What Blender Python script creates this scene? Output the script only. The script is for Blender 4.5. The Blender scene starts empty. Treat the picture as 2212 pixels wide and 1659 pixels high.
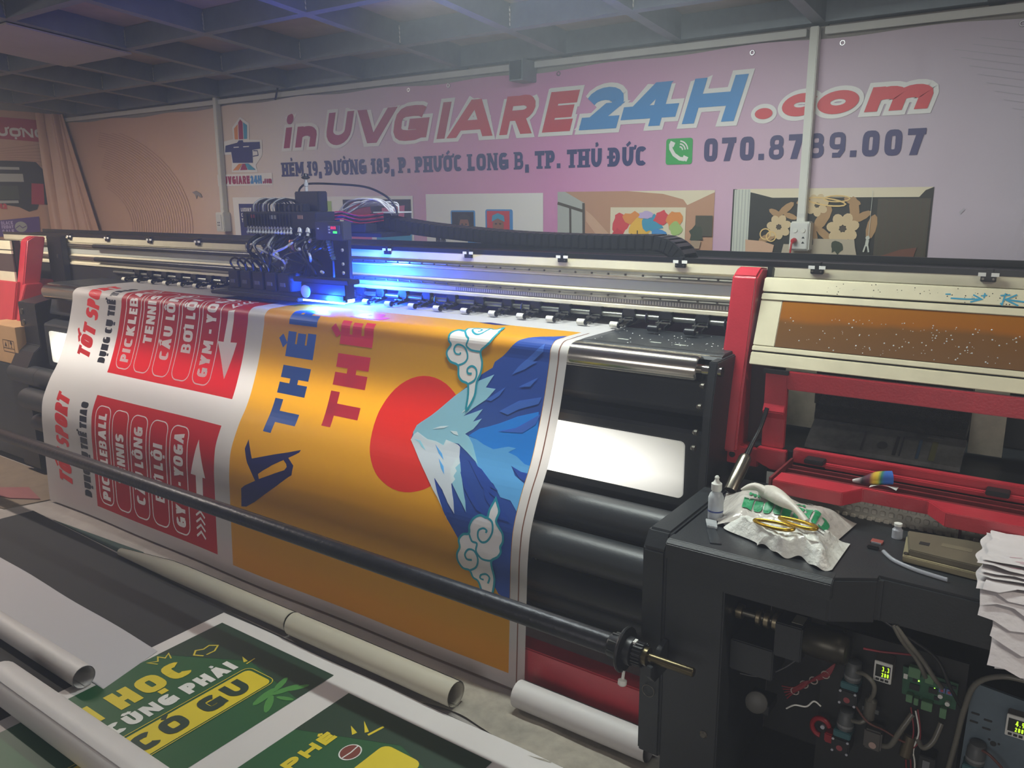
import bpy, bmesh, math, random, unicodedata
from mathutils import Matrix, Vector
from mathutils.geometry import tessellate_polygon
random.seed(7)
SC = bpy.context.scene
COL = SC.collection
# ---------------------------------------------------------------- camera
cam = bpy.data.cameras.new('camera')
cam.sensor_width = 36.0
cam.lens = 1750.0 / 2212.0 * 36.0
cam.clip_start = 0.05
cam_o = bpy.data.objects.new('camera', cam)
COL.objects.link(cam_o)
RX = Vector((0.81682914, 0.57679906, -0.00964409)); RD = Vector((0.12389234, -0.19172765, -0.97359704)); RF = Vector((-0.56341889, 0.7940676, -0.22806972))
M = Matrix((RX, -RD, -RF)).transposed().to_4x4()
M.translation = Vector((0, 0, 1.5))
cam_o.matrix_world = M
SC.camera = cam_o
# ---------------------------------------------------------------- world, lamps, exposure
w = bpy.data.worlds.new('world'); SC.world = w; w.use_nodes = True
w.node_tree.nodes['Background'].inputs[0].default_value = (0.80, 0.86, 1.0, 1)
w.node_tree.nodes['Background'].inputs[1].default_value = 0.0
HAZE = 0.030
vn = w.node_tree.nodes.new('ShaderNodeVolumeScatter'); vn.inputs['Density'].default_value = HAZE; vn.inputs['Color'].default_value = (.92, .96, 1, 1); vn.inputs['Anisotropy'].default_value = 0.2
w.node_tree.links.new(vn.outputs[0], w.node_tree.nodes['World Output'].inputs['Volume'])
cy = SC.cycles
cy.adaptive_threshold = 0.15; cy.max_bounces = 4; cy.diffuse_bounces = 3; cy.glossy_bounces = 2; cy.transmission_bounces = 4; cy.volume_bounces = 0; cy.transparent_max_bounces = 8
def area(name, loc, rot, sx, sy, power, color):
    l = bpy.data.lights.new(name, 'AREA'); l.shape = 'RECTANGLE'; l.size = sx; l.size_y = sy; l.energy = power; l.color = color
    o = bpy.data.objects.new(name, l); COL.objects.link(o); o.location = loc; o.rotation_euler = rot
    return o
# light of the fluorescent battens under the mezzanine (their fixtures are built with the room)
TUBES = [(-1.38, 2.10, 2.225, 40, (0.90, 1.0, 0.95)), (-5.1, 1.35, 2.26, 62, (1.0, 0.90, 0.80)), (1.45, 1.3, 2.27, 24, (1.0, 0.95, 0.84))]
DOOR_FILL = 52
for tx, ty, tz, tp, tc_ in TUBES:
    area('batten_light', (tx, ty, tz - .03), (0, 0, 0), 1.15, 0.05, tp, tc_)
    area('batten_light_up', (tx, ty, tz + .012), (math.pi, 0, 0), 1.15, 0.05, tp * .55, tc_)
# frontal fill light, added at an unseen doorway in the front wall
area('doorway_fill_light', (-.2, -3.17, 1.35), (math.radians(90), 0, 0), 2.6, 1.5, DOOR_FILL, (1.0, 0.97, 0.95))
vs = SC.view_settings
SC.display_settings.display_device = 'sRGB'
vs.view_transform = 'Standard'; vs.look = 'None'; vs.gamma = 1.0; vs.use_curve_mapping = False
vs.exposure = -0.1
# ---------------------------------------------------------------- helpers
def lin(h):
    h = h.lstrip('#')
    r = [int(h[i:i+2], 16) / 255 for i in (0, 2, 4)]
    return tuple((c / 12.92 if c <= 0.04045 else ((c + 0.055) / 1.055) ** 2.4) for c in r) + (1.0,)
MATS = {}
def mat(name, hexc, rough=0.5, metal=0.0, var=0.0, vscale=6.0, bump=0.0, bscale=60.0, spec=0.5, coat=0.0, trans=0.0, alpha=1.0, emis=0.0, aniso=None):
    if name in MATS: return MATS[name]
    m = bpy.data.materials.new(name); m.use_nodes = True
    nt = m.node_tree; b = nt.nodes['Principled BSDF']; out = nt.nodes['Material Output']
    c = lin(hexc)
    b.inputs['Base Color'].default_value = c
    b.inputs['Roughness'].default_value = rough; b.inputs['Metallic'].default_value = metal
    b.inputs['Specular IOR Level'].default_value = spec
    if coat: b.inputs['Coat Weight'].default_value = coat; b.inputs['Coat Roughness'].default_value = 0.15
    if alpha < 1: b.inputs['Alpha'].default_value = alpha
    if emis: b.inputs['Emission Color'].default_value = c; b.inputs['Emission Strength'].default_value = emis
    tc = nt.nodes.new('ShaderNodeTexCoord')
    if var or bump:
        n = nt.nodes.new('ShaderNodeTexNoise'); n.inputs['Scale'].default_value = vscale; n.inputs['Detail'].default_value = 5; n.inputs['Roughness'].default_value = 0.65
        nt.links.new(tc.outputs['Object'], n.inputs['Vector'])
        if var:
            r = nt.nodes.new('ShaderNodeValToRGB')
            r.color_ramp.elements[0].position = 0.3; r.color_ramp.elements[1].position = 0.7
            r.color_ramp.elements[0].color = tuple(x * (1 - var) for x in c[:3]) + (1,)
            r.color_ramp.elements[1].color = tuple(min(1, x * (1 + var)) for x in c[:3]) + (1,)
            nt.links.new(n.outputs['Fac'], r.inputs['Fac']); nt.links.new(r.outputs['Color'], b.inputs['Base Color'])
        if bump:
            n2 = nt.nodes.new('ShaderNodeTexNoise'); n2.inputs['Scale'].default_value = bscale; n2.inputs['Detail'].default_value = 3
            nt.links.new(tc.outputs['Object'], n2.inputs['Vector'])
            bp = nt.nodes.new('ShaderNodeBump'); bp.inputs['Strength'].default_value = bump; bp.inputs['Distance'].default_value = 0.01
            nt.links.new(n2.outputs['Fac'], bp.inputs['Height']); nt.links.new(bp.outputs['Normal'], b.inputs['Normal'])
    if trans:
        t = nt.nodes.new('ShaderNodeBsdfTranslucent')
        src = b.inputs['Base Color'].links[0].from_socket if b.inputs['Base Color'].links else None
        if src: nt.links.new(src, t.inputs['Color'])
        else: t.inputs['Color'].default_value = c
        mx = nt.nodes.new('ShaderNodeMixShader'); mx.inputs[0].default_value = trans
        nt.links.new(b.outputs[0], mx.inputs[1]); nt.links.new(t.outputs[0], mx.inputs[2]); nt.links.new(mx.outputs[0], out.inputs['Surface'])
    MATS[name] = m
    return m
WORLD = {}
def wpos(o): return WORLD.get(o.name, Vector((0, 0, 0))) if o else Vector((0, 0, 0))
def thing(name, label, cat, loc=(0, 0, 0), group=None, parent=None):
    o = bpy.data.objects.new(name, None); COL.objects.link(o); o.empty_display_size = 0.05
    if label: o['label'] = label
    if cat: o['category'] = cat
    if group: o['group'] = group
    if parent: o.parent = parent; o.location = Vector(loc) - wpos(parent)
    else: o.location = loc
    WORLD[o.name] = Vector(loc)
    return o
def tag(o, label=None, cat=None, group=None, kind=None):
    if label: o['label'] = label
    if cat: o['category'] = cat
    if group: o['group'] = group
    if kind: o['kind'] = kind
    return o
class MB:
    def __init__(s): s.v = []; s.f = []; s.m = []; s.k = 0
    def poly(s, pts):
        n = len(s.v); s.v += [tuple(p) for p in pts]; s.f.append(tuple(range(n, n + len(pts)))); s.m.append(s.k); return s
    def box(s, x0, x1, y0, y1, z0, z1):
        n = len(s.v)
        s.v += [(x0, y0, z0), (x1, y0, z0), (x1, y1, z0), (x0, y1, z0), (x0, y0, z1), (x1, y0, z1), (x1, y1, z1), (x0, y1, z1)]
        for q in ((3, 2, 1, 0), (4, 5, 6, 7), (0, 1, 5, 4), (1, 2, 6, 5), (2, 3, 7, 6), (3, 0, 4, 7)):
            s.f.append(tuple(n + i for i in q)); s.m.append(s.k)
        return s
    def prism(s, prof, a, b, axis='x'):
        ar = sum(prof[i][0] * prof[(i + 1) % len(prof)][1] - prof[(i + 1) % len(prof)][0] * prof[i][1] for i in range(len(prof)))
        if ar < 0: prof = prof[::-1]
        if a > b: a, b = b, a
        def P(q, t): return (t, q[0], q[1]) if axis == 'x' else ((q[0], t, q[1]) if axis == 'y' else (q[0], q[1], t))
        n = len(s.v); k = len(prof)
        s.v += [P(q, a) for q in prof] + [P(q, b) for q in prof]
        fl = axis == 'y'
        def add(t): s.f.append(tuple(t[::-1]) if fl else tuple(t)); s.m.append(s.k)
        add([n + k - 1 - i for i in range(k)]); add([n + k + i for i in range(k)])
        for i in range(k): j = (i + 1) % k; add([n + i, n + j, n + k + j, n + k + i])
        return s
    def ring_tube(s, rings, cap=True, closed=False):
        n = len(s.v); k = len(rings[0])
        for r in rings: s.v += [tuple(p) for p in r]
        R = len(rings)
        for i in range(R if closed else R - 1):
            i2 = (i + 1) % R
            for j in range(k):
                j2 = (j + 1) % k
                s.f.append((n + i * k + j, n + i * k + j2, n + i2 * k + j2, n + i2 * k + j)); s.m.append(s.k)
        if cap and not closed:
            s.f.append(tuple(n + j for j in range(k))[::-1]); s.m.append(s.k)
            s.f.append(tuple(n + (R - 1) * k + j for j in range(k))); s.m.append(s.k)
        return s
    def lathe(s, p0, axis, prof, n=20, cap=True):
        a = Vector(axis).normalized(); u = a.orthogonal().normalized(); v = a.cross(u); p0 = Vector(p0)
        return s.ring_tube([[p0 + a * h + (u * math.cos(2 * math.pi * j / n) + v * math.sin(2 * math.pi * j / n)) * r for j in range(n)] for r, h in prof], cap)
    def cyl(s, p0, p1, r, n=16, r2=None):
        d = Vector(p1) - Vector(p0)
        return s.lathe(p0, d, [(r, 0), (r if r2 is None else r2, d.length)], n)
    def tube(s, pts, r, n=8, cap=True, rx=None):
        pts = [Vector(p) for p in pts]; rings = []; u = None
        for i, p in enumerate(pts):
            t = (pts[min(i + 1, len(pts) - 1)] - pts[max(i - 1, 0)])
            t = t.normalized() if t.length > 1e-9 else Vector((0, 0, 1))
            u = t.orthogonal().normalized() if u is None else (u - t * u.dot(t)).normalized()
            v = t.cross(u); rr = r[i] if isinstance(r, (list, tuple)) else r
            rings.append([p + (u * math.cos(2 * math.pi * j / n) + v * math.sin(2 * math.pi * j / n)) * rr for j in range(n)])
        return s.ring_tube(rings, cap)
    def grid(s, fn, us, vs_):
        n = len(s.v); k = len(vs_)
        for u in us:
            for v in vs_: s.v.append(tuple(fn(u, v)))
        for i in range(len(us) - 1):
            for j in range(k - 1):
                s.f.append((n + i * k + j, n + (i + 1) * k + j, n + (i + 1) * k + j + 1, n + i * k + j + 1)); s.m.append(s.k)
        return s
    def build(s, name, mats, parent=None, smooth=None, bevel=0.0, seg=2, fix=False):
        me = bpy.data.meshes.new(name)
        V = [Vector(p) for p in s.v]
        lo = [min(p[i] for p in V) for i in range(3)]; hi = [max(p[i] for p in V) for i in range(3)]
        org = Vector(((lo[0] + hi[0]) / 2, (lo[1] + hi[1]) / 2, lo[2]))
        me.from_pydata([p - org for p in V], [], s.f)
        if not isinstance(mats, (list, tuple)): mats = [mats]
        for m in mats: me.materials.append(m)
        if len(mats) > 1: me.polygons.foreach_set('material_index', s.m)
        if bevel or fix:
            bm = bmesh.new(); bm.from_mesh(me)
            if fix: bmesh.ops.recalc_face_normals(bm, faces=bm.faces[:])
            if bevel:
                bmesh.ops.remove_doubles(bm, verts=bm.verts[:], dist=1e-6)
                es = [e for e in bm.edges if len(e.link_faces) == 2 and e.calc_face_angle(0) > 0.5]
                bmesh.ops.bevel(bm, geom=es, offset=bevel, segments=seg, affect='EDGES', clamp_overlap=True)
            bm.to_mesh(me); bm.free()
        if smooth is not None:
            me.polygons.foreach_set('use_smooth', [True] * len(me.polygons))
            try: me.set_sharp_from_angle(angle=math.radians(smooth))
            except Exception: pass
        me.update()
        o = bpy.data.objects.new(name, me); COL.objects.link(o)
        if parent is not None: o.parent = parent
        o.location = org - wpos(parent)
        WORLD[o.name] = org
        return o
def dup(o, delta, parent=None, top=True):
    c = o.copy(); COL.objects.link(c)
    c.parent = parent
    d = Vector(delta) if top else Vector((0, 0, 0))
    WORLD[c.name] = wpos(o) + Vector(delta)
    c.location = WORLD[c.name] - wpos(parent)
    for ch in [x for x in bpy.data.objects if x.parent == o]: dup(ch, delta, c, False)
    return c
def arcpts(cx, cy, rx, ry, a0, a1, n=8):
    return [(cx + rx * math.cos(math.radians(a0 + (a1 - a0) * i / n)), cy + ry * math.sin(math.radians(a0 + (a1 - a0) * i / n))) for i in range(n + 1)]
def rrect(x0, x1, y0, y1, r, n=4):
    return arcpts(x1 - r, y1 - r, r, r, 0, 90, n) + arcpts(x0 + r, y1 - r, r, r, 90, 180, n) + arcpts(x0 + r, y0 + r, r, r, 180, 270, n) + arcpts(x1 - r, y0 + r, r, r, 270, 360, n)
def smoothline(pts, n=6):
    P = [Vector(p) for p in pts]; out = []
    for i in range(len(P) - 1):
        a, b, c, d = P[max(i - 1, 0)], P[i], P[i + 1], P[min(i + 2, len(P) - 1)]
        for j in range(n):
            t = j / n
            out.append(0.5 * ((2 * b) + (c - a) * t + (2 * a - 5 * b + 4 * c - d) * t * t + (3 * b - 3 * c + d - a) * t ** 3))
    out.append(P[-1]); return out
# ------------------------------------------------- flat print: stroke lettering and artwork as polygons
def ribbon(pts, t):
    P = [Vector((p[0], p[1])) for p in pts]
    closed = (P[0] - P[-1]).length < 1e-6
    if closed: P = P[:-1]
    n = len(P); L = []; R = []
    for i in range(n):
        a = P[i - 1] if (closed or i) else None; b = P[(i + 1) % n] if (closed or i < n - 1) else None
        d0 = (P[i] - a).normalized() if a is not None else None; d1 = (b - P[i]).normalized() if b is not None else None
        if d0 is None: d0 = d1
        if d1 is None: d1 = d0
        m = d0 + d1
        m = m.normalized() if m.length > 1e-6 else d0
        nn = Vector((-m.y, m.x)); c = max(0.45, nn.dot(Vector((-d0.y, d0.x))))
        L.append(P[i] + nn * (t / 2 / c)); R.append(P[i] - nn * (t / 2 / c))
    out = []
    for i in range(n if closed else n - 1):
        j = (i + 1) % n
        out.append([tuple(R[i]), tuple(R[j]), tuple(L[j]), tuple(L[i])])
    return out
def A_(cx, cy, rx, ry, a0, a1, n=8): return ('p', arcpts(cx, cy, rx, ry, a0, a1, n))
def Pl(*p): return ('p', list(p))
def Dg(x0, y0, x1, y1): return ('d', (x0, y0, x1, y1))
def supr(cx, cy, rx, ry, a0, a1, n=14, e=0.62):
    o = []
    for i in range(n + 1):
        a = math.radians(a0 + (a1 - a0) * i / n); c, s_ = math.cos(a), math.sin(a)
        o.append((cx + rx * math.copysign(abs(c) ** e, c), cy + ry * math.copysign(abs(s_) ** e, s_)))
    return ('p', o)
GL = {
 'A': (.86, [Dg(0, 0, .5, 1), Dg(1, 0, .5, 1), Pl((.2, .26), (.8, .26))]),
 'B': (.74, [Pl((0, 0), (0, 1)), ('p', [(0, 1), (.6, 1)] + arcpts(.62, .76, .3, .24, 90, -90, 6) + [(0, .52)]), ('p', [(0, .52), (.65, .52)] + arcpts(.66, .26, .34, .26, 90, -90, 6) + [(0, 0)])]),
 'C': (.8, [supr(.5, .5, .5, .5, 42, 318)]),
 'D': (.8, [Pl((0, 0), (0, 1)), ('p', [(0, 1), (.45, 1)] + arcpts(.45, .5, .55, .5, 90, -90, 10) + [(0, 0)])]),
 'E': (.66, [Pl((0, 0), (0, 1)), Pl((0, 1), (1, 1)), Pl((0, .5), (.9, .5)), Pl((0, 0), (1, 0))]),
 'F': (.62, [Pl((0, 0), (0, 1)), Pl((0, 1), (1, 1)), Pl((0, .5), (.9, .5))]),
 'Z': (.7, [Pl((0, 1), (1, 1)), Pl((0, 0), (1, 0)), Dg(.06, .1, .94, .9)]),
 'J': (.6, [('p', [(1, 1), (1, .4)] + arcpts(.5, .4, .5, .4, 0, -160, 8))]),
 'G': (.84, [supr(.5, .5, .5, .5, 45, 352), Pl((1, .46), (.56, .46)), Pl((1, .46), (1, .1))]),
 'H': (.8, [Pl((0, 0), (0, 1)), Pl((1, 0), (1, 1)), Pl((0, .5), (1, .5))]),
 'I': (.0, [Pl((.5, 0), (.5, 1))]),
 'K': (.8, [Pl((0, 0), (0, 1)), Dg(.15, .38, 1, 1), Dg(1, 0, .32, .62)]),
 'L': (.62, [Pl((0, 0), (0, 1)), Pl((0, 0), (1, 0))]),
 'M': (1.0, [Pl((0, 0), (0, 1)), Pl((1, 0), (1, 1)), Dg(.04, 1, .5, .2), Dg(.96, 1, .5, .2)]),
 'N': (.84, [Pl((0, 0), (0, 1)), Pl((1, 0), (1, 1)), Dg(.02, 1, .98, 0)]),
 'O': (.86, [supr(.5, .5, .5, .5, 0, 360, 20)]),
 'P': (.72, [Pl((0, 0), (0, 1)), ('p', [(0, 1), (.6, 1)] + arcpts(.65, .72, .35, .28, 90, -90, 8) + [(0, .44)])]),
 'R': (.76, [Pl((0, 0), (0, 1)), ('p', [(0, 1), (.6, 1)] + arcpts(.62, .74, .34, .26, 90, -90, 8) + [(0, .48)]), Dg(1, 0, .5, .5)]),
 'S': (.74, [('p', supr(.5, .76, .5, .24, 20, 270, 10, .8)[1][:] + supr(.5, .26, .5, .26, 90, -160, 10, .8)[1][:])]),
 'T': (.72, [Pl((.5, 0), (.5, 1)), Pl((-.08, 1), (1.08, 1))]),
 'U': (.8, [('p', [(0, 1), (0, .42)] + arcpts(.5, .42, .5, .42, 180, 360, 10) + [(1, 1)])]),
 'V': (.84, [Dg(0, 1, .5, 0), Dg(1, 1, .5, 0)]),
 'W': (1.2, [Dg(0, 1, .25, 0), Dg(.5, 1, .25, 0), Dg(.5, 1, .75, 0), Dg(1, 1, .75, 0)]),
 'X': (.8, [Dg(0, 0, 1, 1), Dg(1, 0, 0, 1)]),
 'Y': (.84, [Dg(0, 1, .5, .4), Dg(1, 1, .5, .4), Pl((.5, 0), (.5, .5))]),
 '0': (.62, [supr(.5, .5, .5, .5, 0, 360, 20, .5)]),
 '1': (.46, [Pl((.72, 0), (.72, 1)), ('p', [(-.05, .74), (.62, .96)])]),
 '2': (.66, [('p', arcpts(.5, .7, .5, .3, 170, -20, 9)), Dg(.12, .1, .93, .62), Pl((0, 0), (1, 0))]),
 '3': (.62, [('p', arcpts(.45, .76, .5, .24, 160, -90, 9)), ('p', arcpts(.45, .26, .55, .26, 90, -160, 9))]),
 '4': (.78, [Pl((.74, 0), (.74, 1)), Pl((-.1, .26), (1.1, .26)), Dg(0, .24, .7, 1)]),
 '5': (.62, [Pl((.06, 1), (.95, 1)), Pl((.06, 1), (.06, .55)), ('p', [(.06, .56), (.4, .6)] + arcpts(.45, .3, .55, .3, 80, -150, 9))]),
 '6': (.62, [supr(.5, .3, .5, .3, 0, 360, 16), ('p', arcpts(.75, .5, .75, .5, 110, 190, 6))]),
 '7': (.6, [Pl((-.05, 1), (1.05, 1)), Dg(.3, 0, .95, .98)]),
 '8': (.62, [supr(.5, .76, .44, .24, 0, 360, 16, .75), supr(.5, .26, .5, .26, 0, 360, 16, .75)]),
 '9': (.62, [supr(.5, .7, .5, .3, 0, 360, 16), Pl((1, .7), (1, .25), (.7, 0), (.1, 0))]),
 '.': (.0, [Pl((.5, -.0), (.5, .02))]), ',': (.0, [Pl((.5, -.0), (.5, .02)), Dg(.1, -.2, .62, .12)]), '-': (.34, [Pl((0, .45), (1, .45))]),
 'i': (.0, [Pl((.5, 0), (.5, 1))]),
 'n': (.62, [Pl((0, 0), (0, 1)), ('p', [(0, .62)] + arcpts(.5, .55, .5, .45, 165, 0, 8) + [(1, 0)])]),
 'c': (.52, [supr(.5, .5, .5, .5, 45, 315, 12, .8)]), 'o': (.62, [supr(.5, .5, .5, .5, 0, 360, 18, .85)]),
 'm': (1.0, [Pl((0, 0), (0, 1)), ('p', [(0, .62)] + arcpts(.25, .55, .25, .45, 165, 0, 7) + [(.5, 0)]), ('p', [(.5, .62)] + arcpts(.75, .55, .25, .45, 165, 0, 7) + [(1, 0)])]),
 ' ': (.22, []), '+': (.6, [Pl((0, .5), (1, .5)), Pl((.5, .1), (.5, .9))]), '%': (.8, [Dg(.1, 0, .9, 1)]),
}
def glyph(ch, x0, w, h, t, slab=False):
    """polygons of one character in the box x0..x0+w, 0..h with stroke t"""
    base = unicodedata.normalize('NFD', ch); b = base[0]; marks = base[1:]
    dbar = b in 'Đ'
    H0 = h
    if b in '869B': t = t * .80
    elif b in 'NM' and t > .2 * h: t = t * .78
    elif b in 'AR' and t > .2 * h: t = t * .88
    if b in 'inmco': h = h * .66
    if dbar: b = 'D'
    out = []
    def mp(u, v): return (x0 + t / 2 + u * (w - t), t / 2 + v * (h - t))
    for kind, g in GL[b][1]:
        if kind == 'p':
            pts = [mp(*q) for q in g]
            q2 = []
            for p in pts:
                if not q2 or (abs(p[0] - q2[-1][0]) + abs(p[1] - q2[-1][1])) > 1e-5: q2.append(p)
            # square ends for plain straight bars
            if len(q2) == 2 or (len(q2) > 2 and abs(q2[0][0] - q2[-1][0]) + abs(q2[0][1] - q2[-1][1]) > 1e-5):
                if len(q2) == 2:
                    d = Vector(q2[1]) - Vector(q2[0]); d.normalize()
                    q2 = [tuple(Vector(q2[0]) - d * t / 2), tuple(Vector(q2[1]) + d * t / 2)]
                elif b in 'UJ': q2 = [(q2[0][0], q2[0][1] + t / 2)] + q2[1:-1] + [(q2[-1][0], q2[-1][1] + t / 2)]
                elif b in 'nm': q2 = q2[:-1] + [(q2[-1][0], q2[-1][1] - t / 2)]
                elif b in 'BDPR': pass
            out += ribbon(q2, t)
            if slab and len(q2) == 2 and abs(q2[0][0] - q2[1][0]) < 1e-6 and b in 'HEMDPNUTLBKIR' or (slab and b == '1' and len(q2) == 2 and abs(q2[0][0] - q2[1][0]) < 1e-6):
                for yy in (q2[0][1], q2[1][1]):
                    if yy < h * .1 or (yy > h * .9):
                        ya = 0 if yy < h / 2 else h - t * .55
                        xx = q2[0][0]; out.append([(xx - t * .85, ya), (xx + t * .85, ya), (xx + t * .85, ya + t * .55), (xx - t * .85, ya + t * .55)])
        else:
            ua, va, ub, vb = g
            ax, ay, bx, by = x0 + t / 2 + ua * (w - t), va * h, x0 + t / 2 + ub * (w - t), vb * h
            hw = t * 0.56 * math.hypot(bx - ax, by - ay) / max(abs(by - ay), 1e-4) if abs(by - ay) > .35 * abs(bx - ax) else t * 1.2
            out.append([(ax - hw, ay), (ax + hw, ay), (bx + hw, by), (bx - hw, by)])
    if b == 'i': out += disc(x0 + w / 2 , H0 * .93, t * .56, t * .56, 14)
    if dbar: out.append([(x0 - t * .5, h * .5 - t * .3), (x0 + t * 1.5, h * .5 - t * .3), (x0 + t * 1.5, h * .5 + t * .3), (x0 - t * .5, h * .5 + t * .3)])
    cx = x0 + w / 2; tm = t * .62; circ = '\u0302' in marks
    for m in marks:
        if m == '\u0302': out += ribbon([(cx - h * .17, h * 1.07), (cx, h * 1.2), (cx + h * .17, h * 1.07)], tm)
        elif m == '\u0301':
            ox, oy = (h * .16, h * .14) if circ else (0, 0)
            out += ribbon([(cx + ox - h * .07, h * 1.06 + oy), (cx + ox + h * .14, h * 1.25 + oy)], tm)
        elif m == '\u0300':
            ox, oy = (h * .16, h * .14) if circ else (0, 0)
            out += ribbon([(cx + ox + h * .02, h * 1.08 + oy), (cx + ox - h * .12, h * 1.24 + oy)], tm)
        elif m == '\u0309':
            ox, oy = (h * .18, h * .12) if circ else (0, 0)
            out += ribbon([(cx + ox - h * .06, h * 1.24 + oy), (cx + ox + h * .03, h * 1.26 + oy), (cx + ox + h * .06, h * 1.19 + oy), (cx + ox, h * 1.14 + oy), (cx + ox, h * 1.08 + oy)], tm * .8)
        elif m == '\u0303': out += ribbon([(cx - h * .2, h * 1.1), (cx - h * .1, h * 1.18), (cx + h * .08, h * 1.1), (cx + h * .18, h * 1.18)], tm)
        elif m == '\u0323': out += ribbon([(cx - t * .42, -h * .16), (cx + t * .42, -h * .16)], t * .8)
        elif m == '\u031b': out += ribbon([(x0 + w - t * .5, h * .9), (x0 + w + t * .35, h * .92), (x0 + w + t * .5, h * 1.08)], t * .55)
    return out
def text(s, h, t, L=None, slant=0.0, gap=.12, slab=False):
    """polygons of a line of lettering, baseline at y=0, starting at x=0, length L"""
    nat = []
    for ch in s:
        b = unicodedata.normalize('NFD', ch)[0]; b = 'D' if b == 'Đ' else b
        nat.append(GL[b][0])
    fixed = sum(t for a, ch in zip(nat, s) if a == 0); var = sum(a for a in nat) * h + gap * h * (len(s) - 1)
    k = 1.0 if L is None else max(.1, (L - fixed) / var)
    x = 0; out = []
    for ch, a in zip(s, nat):
        wd = t if a == 0 else a * h * k
        if ch != ' ':
            for p in glyph(ch, x, wd, h, t, slab): out.append([(q[0] + slant * q[1], q[1]) for q in p])
        x += wd + gap * h * k
    return out
def letters(spec, h, t, slant=0.0, slab=False):
    """spec: list of (char, x0, x1)"""
    out = []
    for ch, x0, x1 in spec:
        for p in glyph(ch, x0, x1 - x0, h, t, slab): out.append([(q[0] + slant * q[1], q[1]) for q in p])
    return out
def fill(pts):
    tr = tessellate_polygon([[Vector((p[0], p[1], 0)) for p in pts]])
    return [[pts[i] for i in t] for t in tr]
def disc(cx, cy, rx, ry, n=28): return [arcpts(cx, cy, rx, ry, 0, 360, n)[:-1]]
def blob(cx, cy, rx, ry, n=16, j=.2, seed=0):
    r = random.Random(seed)
    return fill([(cx + rx * (1 + r.uniform(-j, j)) * math.cos(2 * math.pi * i / n), cy + ry * (1 + r.uniform(-j, j)) * math.sin(2 * math.pi * i / n)) for i in range(n)])
def rect(x0, x1, y0, y1): return [[(x0, y0), (x1, y0), (x1, y1), (x0, y1)]]
def fixwind(p):
    a = sum(p[i][0] * p[(i + 1) % len(p)][1] - p[(i + 1) % len(p)][0] * p[i][1] for i in range(len(p)))
    return p if a > 0 else p[::-1]
class Print:
    """flat print on a surface: fn(u, v, lift) gives the world point; every layer() is one mesh part"""
    def reset(s, n=0): s.n = n
    def __init__(s, fn, parent, step=0.0004, cuts=None, flip=False): s.fn = fn; s.parent = parent; s.n = 0; s.step = step; s.cuts = cuts; s.flip = flip
    ucuts = None
    def layer(s, name, polys, m, lift=None, label=None):
        s.n += 1
        z = s.n * s.step if lift is None else lift
        mb = MB()
        for i, p in enumerate(polys):
            p = fixwind(p)
            if s.flip: p = p[::-1]
            e = (i % 32) * s.step / 40        # overlapping strokes of one layer never share a plane
            if s.ucuts: pcs = [[(b, a) for a, b in r] for r in split([(b, a) for a, b in p], s.ucuts)]
            else: pcs = [p]
            for q in [z_ for r in pcs for z_ in (split(r, s.cuts) if s.cuts else [r])]:
                if len(q) > 2: mb.poly([s.fn(a, b, z + e) for a, b in q])
        o = mb.build(name, m, s.parent)
        if label: o['label'] = label
        return o
def split(poly, cuts):
    lo = min(p[1] for p in poly); hi = max(p[1] for p in poly)
    parts = [poly]
    for c in cuts:
        if c <= lo + 1e-6 or c >= hi - 1e-6: continue
        nx = []
        for q in parts:
            a = clip(q, c, False); b = clip(q, c, True)
            if len(a) > 2: nx.append(a)
            if len(b) > 2: nx.append(b)
        parts = nx
    return parts
def clip(poly, c, up):
    out = []
    for i in range(len(poly)):
        p, q = poly[i], poly[(i + 1) % len(poly)]
        ip = (p[1] >= c) if up else (p[1] <= c); iq = (q[1] >= c) if up else (q[1] <= c)
        if ip: out.append(p)
        if ip != iq:
            t = (c - p[1]) / (q[1] - p[1]); out.append((p[0] + (q[0] - p[0]) * t, c))
    return out

# ================================================================ the room
m_floor = mat('floor_concrete', '#8c8580', .75, var=.25, vscale=3, bump=.2, bscale=25)
m_wallp = mat('wall_paint', '#9c968f', .9, var=.06)
m_board = mat('plywood_board', '#a69488', .85, var=.22, vscale=2.5)
m_steel = mat('galvanised_steel', '#7d868b', .5, metal=.35, var=.14, vscale=5)
m_weld = mat('weld_bead', '#b8b8b4', .35, metal=.8)
m_white_trim = mat('white_trim', '#c8c8c2', .5, var=.06, vscale=4)
tag(MB().box(-7.0, 2.4, -3.2, 3.62, -.06, 0).build('floor', m_floor), kind='structure')
tag(MB().box(-7.0, 2.4, 3.5, 3.62, 0, 2.9).build('wall_back', m_wallp), kind='structure')
tag(MB().box(-7.0, -6.86, -3.2, 3.5, 0, 2.9).build('wall_left', m_wallp), kind='structure')
tag(MB().box(-7.0, -1.6, -3.3, -3.2, 0, 2.9).box(1.2, 2.4, -3.3, -3.2, 0, 2.9).box(-1.6, 1.2, -3.3, -3.2, 2.15, 2.9).build('wall_front', m_wallp), kind='structure')
tag(MB().box(2.4, 2.52, -3.2, 3.62, 0, 2.9).build('wall_right', m_wallp), kind='structure')
KS = 0.0954
def zc(y): return 2.13 + KS * (3.5 - y)
ceil = MB().prism([(3.5, zc(3.5) + .1), (-3.2, zc(-3.2) + .1), (-3.2, zc(-3.2) + .13), (3.5, zc(3.5) + .13)], -6.86, 2.4).build('ceiling', m_board)
tag(ceil, kind='structure')
BX = [-6.6, -6.0, -5.38, -4.80, -4.13, -3.48, -2.79, -2.165, -1.59, -.995, -.40, .2, .8, 1.4]
BY = [3.46, 3.01, 2.455, 1.9, 1.345, .79, .235, -.32, -.9, -1.5]
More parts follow.
